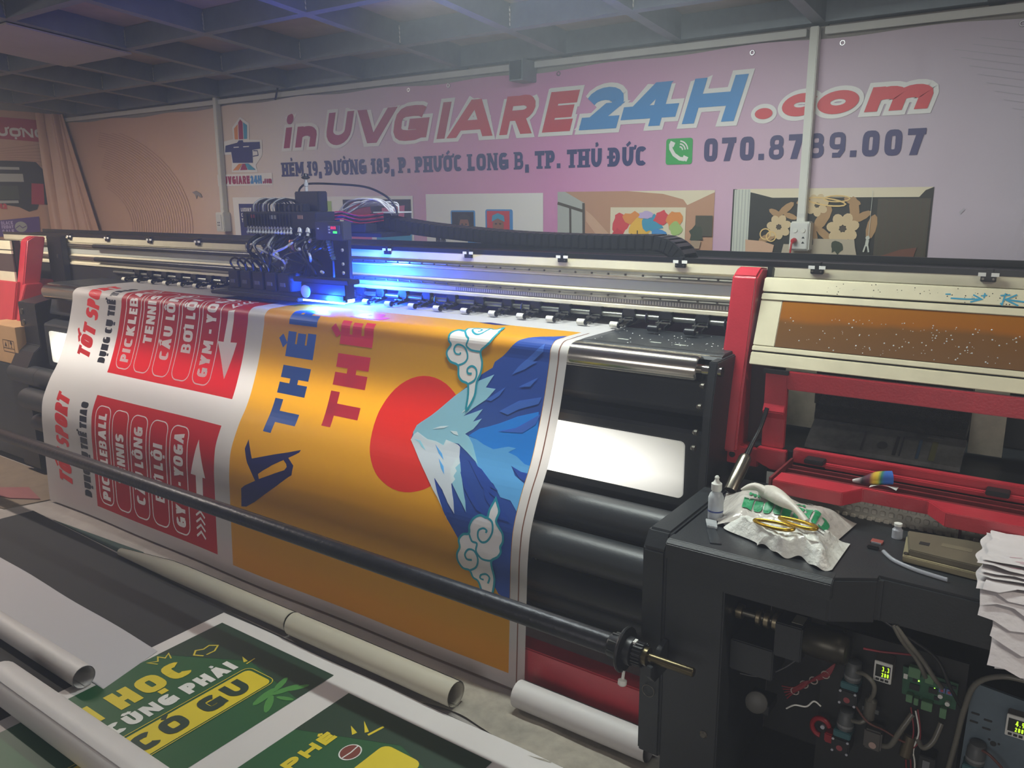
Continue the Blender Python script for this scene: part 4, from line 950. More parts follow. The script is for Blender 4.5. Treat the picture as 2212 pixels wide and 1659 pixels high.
for i, (tx, a, b_, c, d) in enumerate(rows):
    xc = -3.605 + i * .149
    wl += vt(tx, .068, .0165, a - b_, xc + .034, a, gap=.16) + vt(tx, .068, .0165, c - d, xc - .01 + .034, c, gap=.16)
    for s0, s1, dx in ((.425, .878, 0), (1.066, 1.526, -.01)):
        r = rrect(xc - .062 + dx, xc + .062 + dx, s0, s1, .04, 5); pill += ribbon(r + [r[0]], .0055)
ps.reset()
ps.layer('row_outline', pill, pap['wlet'])
ps.layer('row_lettering', wl, pap['wlet'])
arr = fill([(-2.856, .834), (-2.948, .686), (-2.908, .686), (-2.898, .552), (-2.858, .545), (-2.862, .684), (-2.82, .682)])
arr += fill([(-2.884, 1.10), (-2.932, 1.253), (-2.898, 1.253), (-2.898, 1.385), (-2.852, 1.385), (-2.85, 1.253), (-2.83, 1.253)])
for k in range(4):
    s = .53 - k * .028; arr += ribbon([(-2.912, s - .02), (-2.878, s + .004), (-2.848, s - .02)], .009)
    s = 1.405 + k * .028; arr += ribbon([(-2.908, s + .022), (-2.876, s), (-2.846, s + .022)], .009)
ps.reset()
ps.layer('arrow', arr, pap['wlet'])
ps.reset()
SP = [('T', 0, .124), ('H', .152, .262), ('É', .295, .392), ('P', .422, .527)]
ps.layer('steel_lettering', up(letters(SP, .158, .046), -2.355, .997), pap['blue'])
ps.layer('steel_lettering', up(letters(SP, .166, .046), -2.058, .927), pap['crimson'])
ps.reset()
ps.layer('sun', disc(-1.775, .892, .2, .198, 48), pap['sun'])
# --- traced mountain, waves and clouds, in metres across and along the sheet
ps.reset(1); ps.layer('mountain_base', fill([(-1.311, 0.447), (-1.385, 0.504), (-1.435, 0.536), (-1.473, 0.581), (-1.513, 0.620), (-1.519, 0.641), (-1.560, 0.667), (-1.611, 0.709), (-1.651, 0.742), (-1.717, 0.804), (-1.783, 0.862), (-1.791, 0.888), (-1.791, 0.914), (-1.775, 0.929), (-1.729, 0.972), (-1.670, 1.025), (-1.612, 1.079), (-1.572, 1.118), (-1.598, 1.090), (-1.560, 1.137), (-1.533, 1.165), (-1.506, 1.194), (-1.463, 1.223), (-1.417, 1.263), (-1.379, 1.301), (-1.353, 1.336), (-1.311, 1.346), (-1.311, 0.437)]), pap['dblue'])
ps.reset(2); ps.layer('wave_band', fill([(-1.562, 0.862), (-1.525, 0.831), (-1.455, 0.802), (-1.394, 0.772), (-1.321, 0.748), (-1.311, 0.804), (-1.311, 0.917), (-1.330, 0.915), (-1.366, 0.896), (-1.399, 0.889), (-1.374, 0.872), (-1.404, 0.872), (-1.456, 0.889), (-1.497, 0.880), (-1.527, 0.869)]), pap['mblue'])
ps.reset(2.5); ps.layer('wave_band', fill([(-1.569, 0.863), (-1.527, 0.869), (-1.497, 0.880), (-1.456, 0.889), (-1.404, 0.872), (-1.374, 0.872), (-1.399, 0.889), (-1.366, 0.896), (-1.330, 0.915), (-1.311, 0.917), (-1.311, 0.964), (-1.335, 0.953), (-1.374, 0.929), (-1.352, 0.956), (-1.311, 0.974), (-1.311, 1.059), (-1.342, 1.032), (-1.380, 1.030), (-1.417, 0.996), (-1.459, 0.978), (-1.500, 0.948), (-1.551, 0.897)]), pap['lblue'])
ps.reset(3); ps.layer('mountain_snow', fill([(-1.791, 0.888), (-1.783, 0.862), (-1.717, 0.804), (-1.651, 0.742), (-1.611, 0.712), (-1.563, 0.684), (-1.508, 0.661), (-1.533, 0.701), (-1.494, 0.701), (-1.524, 0.738), (-1.568, 0.771), (-1.600, 0.800), (-1.529, 0.768), (-1.557, 0.812), (-1.525, 0.797), (-1.550, 0.838), (-1.577, 0.859), (-1.562, 0.864), (-1.539, 0.885), (-1.513, 0.923), (-1.498, 0.945), (-1.553, 0.914), (-1.593, 0.894), (-1.633, 0.895), (-1.642, 0.911), (-1.682, 0.906), (-1.721, 0.905), (-1.770, 0.888), (-1.784, 0.901)]) + fill([(-1.564, 0.952), (-1.536, 1.004), (-1.502, 1.066), (-1.490, 1.100), (-1.537, 1.052), (-1.568, 1.024), (-1.590, 0.987), (-1.584, 0.936)]), pap['cyan'])
ps.reset(3.5999999999999996); ps.layer('mountain_snow', fill([(-1.791, 0.914), (-1.786, 0.896), (-1.772, 0.883), (-1.723, 0.900), (-1.684, 0.901), (-1.650, 0.909), (-1.646, 0.889), (-1.595, 0.897), (-1.583, 0.903), (-1.574, 0.935), (-1.563, 0.955), (-1.575, 0.973), (-1.565, 0.982), (-1.571, 1.000), (-1.561, 1.009), (-1.571, 1.025), (-1.546, 1.075), (-1.533, 1.114), (-1.567, 1.085), (-1.599, 1.049), (-1.642, 1.020), (-1.630, 1.039), (-1.586, 1.089), (-1.554, 1.146), (-1.572, 1.118), (-1.613, 1.076), (-1.670, 1.025), (-1.729, 0.972), (-1.775, 0.929)]), pap['snow'])
ps.reset(4); ps.layer('water_streak', fill([(-1.440, 0.653), (-1.400, 0.601), (-1.336, 0.538), (-1.334, 0.563), (-1.370, 0.598), (-1.352, 0.596), (-1.394, 0.632)]) + fill([(-1.465, 0.766), (-1.399, 0.725), (-1.319, 0.704), (-1.326, 0.725), (-1.393, 0.750), (-1.431, 0.772)]) + fill([(-1.524, 0.738), (-1.457, 0.691), (-1.476, 0.720), (-1.504, 0.740)]) + fill([(-1.455, 0.828), (-1.391, 0.807), (-1.313, 0.754), (-1.323, 0.786), (-1.364, 0.818), (-1.412, 0.824)]) + fill([(-1.408, 0.685), (-1.341, 0.651), (-1.366, 0.680)]), pap['streak'])
ps.reset(4); ps.layer('water_streak', fill([(-1.536, 0.938), (-1.476, 0.959), (-1.392, 1.015), (-1.426, 1.007), (-1.391, 1.036), (-1.455, 1.013)]) + fill([(-1.463, 0.993), (-1.391, 1.051), (-1.324, 1.096), (-1.366, 1.096), (-1.431, 1.044)]) + fill([(-1.375, 0.929), (-1.334, 0.941), (-1.311, 0.941), (-1.311, 0.967), (-1.333, 0.962)]) + fill([(-1.644, 1.019), (-1.602, 1.054), (-1.558, 1.118), (-1.537, 1.156), (-1.571, 1.121), (-1.609, 1.071)]) + fill([(-1.552, 0.979), (-1.503, 1.023), (-1.429, 1.090), (-1.455, 1.085), (-1.521, 1.026)]), pap['dblue'])
ps.reset(5); ps.layer('snow_crease', fill([(-1.778, 0.909), (-1.749, 0.910), (-1.715, 0.938), (-1.736, 0.930), (-1.753, 0.916)]), pap['cyan'])
ps.reset(5); ps.layer('snow_crease', fill([(-1.683, 0.912), (-1.645, 0.937), (-1.630, 0.956), (-1.658, 0.939)]) + fill([(-1.651, 0.955), (-1.621, 0.977), (-1.608, 1.002), (-1.629, 0.984)]), pap['lblue'])
ps.reset(5); ps.layer('snow_crease', fill([(-1.713, 0.864), (-1.683, 0.850), (-1.647, 0.842), (-1.667, 0.854)]) + fill([(-1.638, 0.858), (-1.611, 0.856), (-1.601, 0.868), (-1.622, 0.866)]) + fill([(-1.609, 0.793), (-1.590, 0.774), (-1.605, 0.784)]), pap['snow'])
ps.reset(0); ps.layer('rock_emblem', fill([(-2.577, 1.045), (-2.529, 1.114), (-2.279, 1.036), (-2.283, 1.046), (-2.332, 1.077), (-2.353, 1.088), (-2.408, 1.117), (-2.485, 1.167), (-2.478, 1.186), (-2.500, 1.196), (-2.553, 1.138), (-2.583, 1.085)]) + fill([(-2.481, 1.185), (-2.408, 1.155), (-2.338, 1.123), (-2.328, 1.110), (-2.334, 1.100), (-2.353, 1.088), (-2.332, 1.076), (-2.295, 1.099), (-2.297, 1.136), (-2.560, 1.317), (-2.591, 1.323), (-2.588, 1.243), (-2.566, 1.227), (-2.505, 1.197)]), pap['navy'])
ps.reset(6); ps.layer('cloud_fill', fill([(-1.567, 0.429), (-1.569, 0.478), (-1.595, 0.470), (-1.633, 0.483), (-1.661, 0.501), (-1.659, 0.524), (-1.687, 0.523), (-1.709, 0.540), (-1.708, 0.564), (-1.698, 0.577), (-1.711, 0.598), (-1.710, 0.620), (-1.692, 0.640), (-1.658, 0.649), (-1.649, 0.678), (-1.632, 0.693), (-1.606, 0.700), (-1.597, 0.732), (-1.592, 0.780), (-1.571, 0.733), (-1.571, 0.690), (-1.561, 0.662), (-1.561, 0.630), (-1.573, 0.588), (-1.554, 0.568), (-1.537, 0.550), (-1.529, 0.517), (-1.540, 0.495)]), pap['wlet'])
ps.reset(7); ps.layer('cloud_line', ribbon([tuple(q) for q in smoothline([(-1.567, 0.429), (-1.569, 0.478), (-1.595, 0.470), (-1.633, 0.483), (-1.661, 0.501), (-1.659, 0.524), (-1.687, 0.523), (-1.709, 0.540), (-1.708, 0.564), (-1.698, 0.577), (-1.711, 0.598), (-1.710, 0.620), (-1.692, 0.640), (-1.658, 0.649), (-1.649, 0.678), (-1.632, 0.693), (-1.606, 0.700), (-1.597, 0.732), (-1.592, 0.780), (-1.571, 0.733), (-1.571, 0.690), (-1.561, 0.662), (-1.561, 0.630), (-1.573, 0.588), (-1.554, 0.568), (-1.537, 0.550), (-1.529, 0.517), (-1.540, 0.495), (-1.567, 0.429)], 4)], 0.0075), pap['teal'])
ps.reset(6); ps.layer('cloud_fill', fill([(-1.393, 1.036), (-1.405, 1.074), (-1.408, 1.100), (-1.434, 1.098), (-1.458, 1.114), (-1.469, 1.140), (-1.468, 1.163), (-1.491, 1.171), (-1.506, 1.191), (-1.501, 1.214), (-1.511, 1.238), (-1.507, 1.261), (-1.487, 1.280), (-1.461, 1.281), (-1.448, 1.304), (-1.429, 1.312), (-1.416, 1.338), (-1.403, 1.367), (-1.395, 1.394), (-1.378, 1.354), (-1.369, 1.319), (-1.367, 1.281), (-1.377, 1.248), (-1.378, 1.227), (-1.357, 1.211), (-1.346, 1.193), (-1.349, 1.178), (-1.341, 1.161), (-1.345, 1.136), (-1.361, 1.119), (-1.374, 1.102), (-1.370, 1.072)]), pap['wlet'])
ps.reset(7); ps.layer('cloud_line', ribbon([tuple(q) for q in smoothline([(-1.393, 1.036), (-1.405, 1.074), (-1.408, 1.100), (-1.434, 1.098), (-1.458, 1.114), (-1.469, 1.140), (-1.468, 1.163), (-1.491, 1.171), (-1.506, 1.191), (-1.501, 1.214), (-1.511, 1.238), (-1.507, 1.261), (-1.487, 1.280), (-1.461, 1.281), (-1.448, 1.304), (-1.429, 1.312), (-1.416, 1.338), (-1.403, 1.367), (-1.395, 1.394), (-1.378, 1.354), (-1.369, 1.319), (-1.367, 1.281), (-1.377, 1.248), (-1.378, 1.227), (-1.357, 1.211), (-1.346, 1.193), (-1.349, 1.178), (-1.341, 1.161), (-1.345, 1.136), (-1.361, 1.119), (-1.374, 1.102), (-1.370, 1.072), (-1.393, 1.036)], 4)], 0.0075) + ribbon([tuple(q) for q in smoothline([(-1.595, 0.470), (-1.583, 0.516), (-1.599, 0.533), (-1.623, 0.526), (-1.639, 0.508), (-1.632, 0.493), (-1.608, 0.499), (-1.601, 0.514), (-1.608, 0.520)], 4)], 0.0065) + ribbon([tuple(q) for q in smoothline([(-1.658, 0.649), (-1.633, 0.638), (-1.623, 0.621), (-1.629, 0.594), (-1.646, 0.577), (-1.671, 0.574), (-1.683, 0.589), (-1.674, 0.607), (-1.657, 0.608), (-1.655, 0.600)], 4)], 0.0065) + ribbon([tuple(q) for q in smoothline([(-1.606, 0.700), (-1.582, 0.686), (-1.576, 0.669), (-1.583, 0.651), (-1.601, 0.645), (-1.616, 0.655), (-1.612, 0.668), (-1.596, 0.668)], 4)], 0.0065) + ribbon([tuple(q) for q in smoothline([(-1.659, 0.524), (-1.641, 0.543), (-1.628, 0.553), (-1.633, 0.573), (-1.617, 0.585), (-1.596, 0.588), (-1.573, 0.588)], 4)], 0.0065) + ribbon([tuple(q) for q in smoothline([(-1.408, 1.100), (-1.387, 1.110), (-1.382, 1.140), (-1.396, 1.169), (-1.417, 1.179), (-1.433, 1.168), (-1.433, 1.147), (-1.416, 1.135), (-1.403, 1.140), (-1.406, 1.148)], 4)], 0.0065) + ribbon([tuple(q) for q in smoothline([(-1.468, 1.163), (-1.455, 1.184), (-1.436, 1.187), (-1.438, 1.211), (-1.418, 1.230), (-1.393, 1.231), (-1.378, 1.227)], 4)], 0.0065) + ribbon([tuple(q) for q in smoothline([(-1.461, 1.281), (-1.436, 1.263), (-1.430, 1.235), (-1.444, 1.213), (-1.467, 1.213), (-1.480, 1.232), (-1.472, 1.246), (-1.453, 1.244)], 4)], 0.0065) + ribbon([tuple(q) for q in smoothline([(-1.391, 1.310), (-1.385, 1.287), (-1.398, 1.277), (-1.417, 1.285), (-1.420, 1.299), (-1.407, 1.301)], 4)], 0.0065), pap['teal'])
ps.reset(0); ps.layer('navy_bar', fill([(-1.719, 0.366), (-1.687, 0.345), (-1.588, 0.360), (-1.638, 0.380)]), pap['navy'])

ps.reset()
ps.layer('margin_line', rect(-1.2815, -1.2775, .36, 1.6), pap['brown'])

# ================================================================ print carriage riding on the beam
CA = thing('print_carriage', 'dark print carriage with ink lines and blue curing lamp on the printer beam', 'print carriage', (-2.75, 2.32, 1.075))
m_ck = mat('carriage_black', '#1a1b22', .4, var=.1)
m_fit = mat('pale_fitting', '#a9abb4', .35)
m_clear = mat('clear_hose', '#b9bcc4', .15, alpha=.55)
m_cable = mat('black_cable', '#101114', .4)
def P_(name, mb, m, parent=CA, **k): return mb.build(name, m, parent, **k)
P_('rear_plate', MB().box(-3.10, -2.60, 2.405, 2.425, 1.13, 1.43), m_ck, bevel=.002)
P_('base_plate', MB().box(-3.18, -2.60, 2.17, 2.42, 1.083, 1.098).box(-3.10, -2.62, 2.2, 2.42, 1.098, 1.115), m_ck, bevel=.003)
for i in range(5): P_('print_head', MB().box(-3.085 + i * .083, -3.015 + i * .083, 2.2, 2.33, 1.112, 1.19), m_ck, bevel=.003)
for i in range(5): P_('head_label', MB().box(-3.07 + i * .083, -3.04 + i * .083, 2.198, 2.2005, 1.135, 1.15), mat('grey_label', '#55565e', .5))
tk = P_('ink_tank_row', MB().box(-3.02, -2.56, 2.255, 2.36, 1.372, 1.438), m_ck, bevel=.002)
for i in range(15):
    x = -2.992 + i * .0198
    P_('ink_valve', MB().lathe((x, 2.262, 1.378), (0, -.3, -1), [(.0055, 0), (.0075, .003), (.0075, .012), (.0045, .014), (.0045, .022), (.007, .024), (.007, .03), (.003, .034)], 8), m_fit, tk, smooth=40)
    P_('tank_rib', MB().box(x - .0015, x + .0015, 2.250, 2.256, 1.38, 1.43), m_ck, tk)
for x in (-2.66, -2.61): P_('ink_valve', MB().lathe((x, 2.262, 1.375), (0, -.3, -1), [(.008, 0), (.011, .004), (.011, .02), (.006, .024), (.006, .034)], 10), m_fit, tk, smooth=40)
P_('tank_label', MB().box(-2.965, -2.94, 2.2525, 2.2552, 1.412, 1.426), mat('red_label', '#8c2438', .5), tk)
P_('tank_label', MB().box(-2.84, -2.80, 2.2525, 2.2552, 1.408, 1.424), mat('pale_label', '#9fa6a6', .5), tk)
P_('tank_label', MB().box(-2.665, -2.635, 2.2525, 2.2552, 1.41, 1.425), mat('tan_label', '#8a6a58', .5), tk)
for i in range(9):
    x = -3.0 + i * .021
    P_('ink_hose', MB().tube(smoothline([(x, 2.30, 1.436), (x + .004, 2.30, 1.47), (x + .03, 2.33, 1.492 - .003 * (i % 3)), (x + .055, 2.36, 1.475), (x + .06, 2.37, 1.43)], 4), .004, 6), m_clear if i % 3 == 0 else m_cable, smooth=60)
for i in range(7):
    x = -2.86 + i * .026
    P_('relay', MB().box(x, x + .02, 2.30, 2.34, 1.438, 1.470 - .006 * (i % 2)), m_ck, bevel=.003)
pb = P_('power_box', MB().box(-2.785, -2.64, 2.345, 2.40, 1.435, 1.520), m_ck, bevel=.004)
P_('post_stem', MB().lathe((-2.735, 2.37, 1.52), (0, 0, 1), [(.007, 0), (.007, .02), (.009, .022), (.009, .036), (.006, .038), (.006, .05)], 10), m_fit, pb, smooth=40)
P_('post_knob', MB().lathe((-2.735, 2.37, 1.57), (0, 0, 1), [(.010, 0), (.018, .004), (.018, .009), (.012, .012), (.010, .022), (.004, .024)], 10), m_cable, pb, smooth=40)
P_('arched_cable', MB().tube(smoothline([(-2.80, 2.38, 1.44), (-2.81, 2.39, 1.51), (-2.80, 2.40, 1.54), (-2.76, 2.41, 1.552), (-2.61, 2.42, 1.548), (-2.45, 2.43, 1.535), (-2.36, 2.44, 1.505), (-2.315, 2.45, 1.47), (-2.305, 2.46, 1.43)], 5), .0045, 7), m_cable, smooth=60)
# operator display
dp = P_('display_module', MB().box(-2.505, -2.35, 2.20, 2.25, 1.332, 1.404), mat('display_case', '#2c2e42', .45), bevel=.003)
P_('display_window', MB().box(-2.428, -2.362, 2.1975, 2.2005, 1.357, 1.389), mat('display_face', '#3c4270', .4), dp)
m_rled = mat('red_led', '#ff2a4a', .4, emis=1.6); m_gled = mat('green_led', '#30ff50', .4, emis=3.0)
pd = Print(lambda x_, z_, l: (x_, 2.197 - l, z_), dp, .0004)
pd.layer('led_digits', at(text('888', .011, .002, .027, gap=.3), -2.41, 1.375), m_rled)
P_('green_led', MB().box(-2.397, -2.378, 2.1955, 2.198, 1.360, 1.367), m_gled, dp)
for z in (1.383, 1.373, 1.362): P_('display_key', MB().box(-2.424, -2.416, 2.1955, 2.198, z - .002, z + .003), m_fit, dp)
P_('display_key', MB().box(-2.49, -2.482, 2.1975, 2.2005, 1.374, 1.379), m_fit, dp)
P_('side_plate', MB().box(-2.485, -2.40, 2.27, 2.292, 1.17, 1.40), m_ck, bevel=.003)
for z in (1.20, 1.235, 1.29, 1.34): P_('plate_bolt', MB().lathe((-2.43, 2.27, z), (0, -1, 0), [(.007, 0), (.007, .003), (.004, .006)], 10), m_fit)
P_('centre_plate', MB().box(-2.93, -2.66, 2.30, 2.33, 1.16, 1.37), m_ck, bevel=.003)
P_('damper_block', MB().box(-2.68, -2.50, 2.27, 2.36, 1.17, 1.33), m_ck, bevel=.006)
P_('copper_can', MB().lathe((-2.706, 2.25, 1.275), (0, 0, 1), [(.010, 0), (.013, .004), (.013, .046), (.010, .05)], 14), mat('copper_can', '#a8684e', .35, metal=.6), smooth=40)
P_('corrugated_hose', MB().tube([(-2.484 + .028 * t / 30, 2.245, 1.33 - .078 * t / 30) for t in range(31)], [.0105 if (t // 2) % 2 else .008 for t in range(31)], 10), mat('blue_grey_hose', '#5f7f9c', .35))
rr = random.Random(5)
for i in range(26):
    x0 = rr.uniform(-2.98, -2.45); x1 = x0 + rr.uniform(-.1, .1); z1 = rr.uniform(1.14, 1.25)
    pts = [(x0, 2.27, 1.34), (x0 + rr.uniform(-.05, .05), 2.22 + rr.uniform(-.02, .03), 1.30), (x1 + rr.uniform(-.07, .07), 2.21 + rr.uniform(-.01, .03), (z1 + 1.3) / 2), (x1, 2.25, z1)]
    P_('wiring_loop', MB().tube(smoothline(pts, 5), rr.choice((.0035, .005, .0065)), 6), m_cable if i % 5 else m_clear, smooth=60)
for i in range(4):
    a = -3.02 + i * .05
    P_('wiring_loop', MB().tube(smoothline([(a, 2.22, 1.16), (a - .04, 2.20, 1.22), (a + .01, 2.19, 1.245), (a + .06, 2.20, 1.21), (a + .04, 2.22, 1.15)], 5), .0045, 6), m_cable, smooth=60)
for i in range(16):
    x = rr.uniform(-2.95, -2.45); z = rr.uniform(1.2, 1.36)
    P_('hose_joint', MB().lathe((x, 2.235 + rr.uniform(-.01, .02), z), (rr.uniform(-1, 1), -.5, rr.uniform(-1, 1)), [(.004, 0), (.007, .003), (.007, .014), (.004, .018)], 8), m_fit if i % 2 else m_ck, smooth=40)
# curing lamp
lm = P_('curing_lamp', MB().box(-2.645, -2.325, 2.19, 2.255, 1.163, 1.182).box(-2.61, -2.352, 2.20, 2.25, 1.092, 1.163), m_ck, bevel=.003)
P_('lamp_fan', MB().lathe((-2.58, 2.20, 1.125), (0, -1, 0), [(.026, 0), (.026, .006), (.018, .008)], 16), m_fit, lm, smooth=40)
P_('lamp_bracket', MB().box(-2.545, -2.36, 2.194, 2.2, 1.10, 1.118), m_ck, lm, bevel=.001)
m_uv = bpy.data.materials.new('curing_glow'); m_uv.use_nodes = True
nt = m_uv.node_tree; nt.nodes.clear(); e_ = nt.nodes.new('ShaderNodeEmission'); o_ = nt.nodes.new('ShaderNodeOutputMaterial'); e_.inputs[0].default_value = (.16, .42, 1.0, 1); e_.inputs[1].default_value = 22; nt.links.new(e_.outputs[0], o_.inputs[0])
P_('glowing_lens', MB().box(-2.60, -2.358, 2.203, 2.248, 1.0895, 1.0925), m_uv, lm)
P_('glowing_edge', MB().box(-2.3535, -2.350, 2.21, 2.245, 1.094, 1.104), m_uv, lm)
P_('glowing_edge', MB().box(-2.60, -2.36, 2.1975, 2.2005, 1.086, 1.0925), m_uv, lm)
for nm, loc, pw_, rad in (('curing_light', (-2.46, 2.165, 1.088), 26.0, .03), ('curing_light_side', (-2.40, 2.34, 1.13), 34.0, .03)):
    l = bpy.data.lights.new(nm, 'POINT'); l.energy = pw_; l.color = (.010, .075, 1.0); l.shadow_soft_size = rad
    o = bpy.data.objects.new(nm, l); COL.objects.link(o); o.location = loc
# bracket carrying the cable chain
br = P_('chain_bracket', MB().box(-2.60, -2.36, 2.42, 2.60, 1.334, 1.352).box(-2.64, -2.45, 2.42, 2.50, 1.352, 1.388), m_ck, bevel=.003)
P_('chain_clamp', MB().box(-2.49, -2.45, 2.485, 2.625, 1.352, 1.428), m_ck, bevel=.004)
for i in range(9):
    x = -2.66 + i * .012; y = 2.46 + .012 * (i % 4)
    P_('signal_cable', MB().tube(smoothline([(-2.66 + rr.uniform(-.03, .03), y, 1.41), (-2.58, y, 1.43 + .006 * i), (-2.47 + .01 * (i % 3), y + .02, 1.485 - .008 * (i % 4)), (-2.41 + .008 * (i % 4), y + .05, 1.47 - .01 * (i % 3)), (-2.39, y + .06, 1.42)], 5), .0035, 6), mat('white_cable', '#b7b7c2', .4), smooth=60)
for i in range(7):
    z = 1.395 + .005 * i
    P_('power_wire', MB().tube(smoothline([(-2.64, 2.38, z), (-2.57, 2.40 + .01 * (i % 3), z + .012), (-2.50, 2.44, z - .006), (-2.42, 2.50, z + .004)], 4), .0026, 6), (mat('red_wire', '#9c2036', .4), m_cable, mat('plum_wire', '#5c2a4c', .4))[i % 3], smooth=60)
P_('flat_cable_clip', MB().box(-2.48, -2.36, 2.50, 2.61, 1.428, 1.434), m_fit, bevel=.001)
# ---------------------------------------------------------------- cable drag chain
CH = thing('drag_chain', 'black plastic cable drag chain curving along the top of the printer beam', 'drag chain', (-1.8, 2.56, 1.287))
path = smoothline([(-2.47, 1.392), (-2.254, 1.367), (-2.02, 1.350), (-1.761, 1.337), (-1.45, 1.333), (-1.25, 1.336), (-1.20, 1.3355), (-1.155, 1.327), (-1.122, 1.308), (-1.106, 1.283), (-1.105, 1.262)], 24)
link = MB()
link.box(-.0155, .0155, -.055, -.049, -.025, .025).box(-.0155, .0155, .049, .055, -.025, .025).box(-.009, .009, -.049, .049, .021, .025).box(-.009, .009, -.049, .049, -.025, -.021).box(-.006, .012, -.0575, -.055, -.020, .020)
lk = link.build('chain_link', m_blk2, None, bevel=.0015)
me = lk.data; bpy.data.objects.remove(lk)
d = 0; last = None; k = 0
tot = [0.0]
for i in range(1, len(path)): tot.append(tot[-1] + (path[i] - path[i - 1]).length)
s = 0
while s < tot[-1]:
    i = min(bisect.bisect_right(tot, s), len(path) - 1); t = (s - tot[i - 1]) / max(1e-9, tot[i] - tot[i - 1])
    p = path[i - 1].lerp(path[i], t); dr = path[i] - path[i - 1]
    o = bpy.data.objects.new('chain_link', me); COL.objects.link(o); o.parent = CH
    ang = math.atan2(dr.y, dr.x)
    o.rotation_euler = (0, -ang, 0); up_ = Vector((-math.sin(ang), 0, math.cos(ang))) * -.025
    o.location = Vector((p.x, 2.56, p.y)) + up_ - wpos(CH)
    s += .0315 if p.x < -1.21 else .020

# ================================================================ things on the service table (top at z .7035)
ZT = .7035
m_wpl = mat('white_plastic', '#d5d6d0', .4)
bt = thing('dropper_bottle', 'small translucent dropper bottle with white nozzle cap beside the plastic bag', 'bottle', (-.686, 1.84, ZT))
MB().lathe((-.686, 1.84, ZT), (0, 0, 1), [(.015, 0), (.0185, .002), (.019, .03), (.019, .058), (.015, .068), (.010, .073), (.010, .078)], 22).build('bottle_body', mat('milky_plastic', '#c3c9cc', .25, alpha=.75), bt, smooth=35)
MB().lathe((-.686, 1.84, ZT + .001), (0, 0, 1), [(.0145, 0), (.0175, .002), (.018, .022)], 20).build('clear_liquid', mat('blue_liquid', '#8b9bc2', .2), bt, smooth=35)
MB().lathe((-.686, 1.84, ZT + .022), (0, 0, 1), [(.0192, 0), (.0192, .004)], 22, cap=False).build('label_stripe', mat('blue_print', '#3c4a86', .5), bt)
MB().lathe((-.686, 1.84, ZT + .076), (0, 0, 1), [(.0125, 0), (.013, .002), (.013, .018), (.008, .022), (.005, .028), (.006, .034), (.003, .038)], 18).build('nozzle_cap', m_wpl, bt, smooth=35)
hh = thing('plastic_bag', 'crumpled white plastic bag with green lettering on the service table', 'plastic bag', (-.55, 1.85, ZT))
def inside(x, y, poly):
    c = False
    for i in range(len(poly)):
        a, b = poly[i], poly[i - 1]
        if (a[1] > y) != (b[1] > y) and x < (b[0] - a[0]) * (y - a[1]) / (b[1] - a[1]) + a[0]: c = not c
    return c
from mathutils import noise as mn
def bagz(x, y, k=1.0): return .010 * k * (1 + mn.noise((x * 13, y * 13, 3.1))) + .005 * k * (1 + mn.noise((x * 30, y * 26, 7.7))) + .004 * abs(mn.noise((x * 60, y * 50, 1.3)))
m_bag = mat('bag_film', '#b9b4ad', .22, var=.06, vscale=20, bump=.4, bscale=45)
m_bagw = mat('white_bag_film', '#d9dad3', .25, var=.04, vscale=20, bump=.5, bscale=60)
# back part with the print: quad patch; front part: white folded flap
Q = [(-.722, 2.02), (-.50, 2.035), (-.385, 1.99), (-.40, 1.86), (-.46, 1.80), (-.60, 1.80), (-.67, 1.84)]
def patch(u, v, A, B, C_, D): return tuple(A[i] * (1 - u) * (1 - v) + B[i] * u * (1 - v) + C_[i] * u * v + D[i] * (1 - u) * v for i in range(2))
def bagfn(u, v, l=0):
    x, y = patch(u, v, (-.665, 1.80), (-.405, 1.805), (-.385, 1.995), (-.725, 2.02))
    e = min(1, 6 * min(u, 1 - u, v + .1, 1 - v))
    return (x, y, ZT + .004 + bagz(x, y) * max(0, e) + .034 * math.sin(math.pi * min(1, max(0, v))) ** .7 * max(0, min(1, 5 * min(u, 1 - u))) + l)
g = [i / 44 for i in range(45)]
MB().grid(bagfn, g, g).build('printed_side', m_bag, hh, smooth=35)
def flapfn(u, v):
    x, y = patch(u, v, (-.545 + .0, 1.735), (-.37, 1.70), (-.37, 1.86), (-.69, 1.825))
    x += .016 * math.sin(v * 9) * (1 - u); y += .012 * math.sin(u * 13)
    e = max(0, min(1, 7 * min(u, 1 - u, v, 1 - v)))
    return (x, y, ZT + .004 + (.012 + 1.4 * bagz(x * 1.3, y * 1.3)) * e + .004 * math.sin(u * 25))
MB().grid(flapfn, g, g).build('folded_flap', m_bagw, hh, smooth=30)
cuts_ = [i / 40 for i in range(41)]
pb_ = Print(lambda u, v, l: bagfn(u, v, l), hh, .0008, cuts=cuts_)
m_grn = mat('green_print', '#1f8a58', .45)
def flipuv(polys, u, v): return [[(u - p[0], v - p[1]) for p in q] for q in polys]
def fine(polys):
    out = []
    for p in polys:
        st_ = [p]
        for k_ in range(2):
            nx_ = []
            for q in st_:
                if len(q) == 4:
                    m_ = [((q[i][0] + q[(i + 1) % 4][0]) / 2, (q[i][1] + q[(i + 1) % 4][1]) / 2) for i in range(4)]; c_ = (sum(a[0] for a in q) / 4, sum(a[1] for a in q) / 4)
                    nx_ += [[q[0], m_[0], c_, m_[3]], [m_[0], q[1], m_[1], c_], [c_, m_[1], q[2], m_[2]], [m_[3], c_, m_[2], q[3]]]
                else: nx_.append(q)
            st_ = nx_
        out += st_
    return out
pb_.layer('green_lettering', fine(flipuv(text('CLEANROOM', .22, .04, .72, gap=.12), .92, .42)), m_grn, lift=.0025)
pb_.layer('green_lettering', fine(flipuv(text('W', .09, .02, .08), .70, .56) + flipuv(text('COM', .09, .02, .17), .40, .58)), m_grn, lift=.0025)
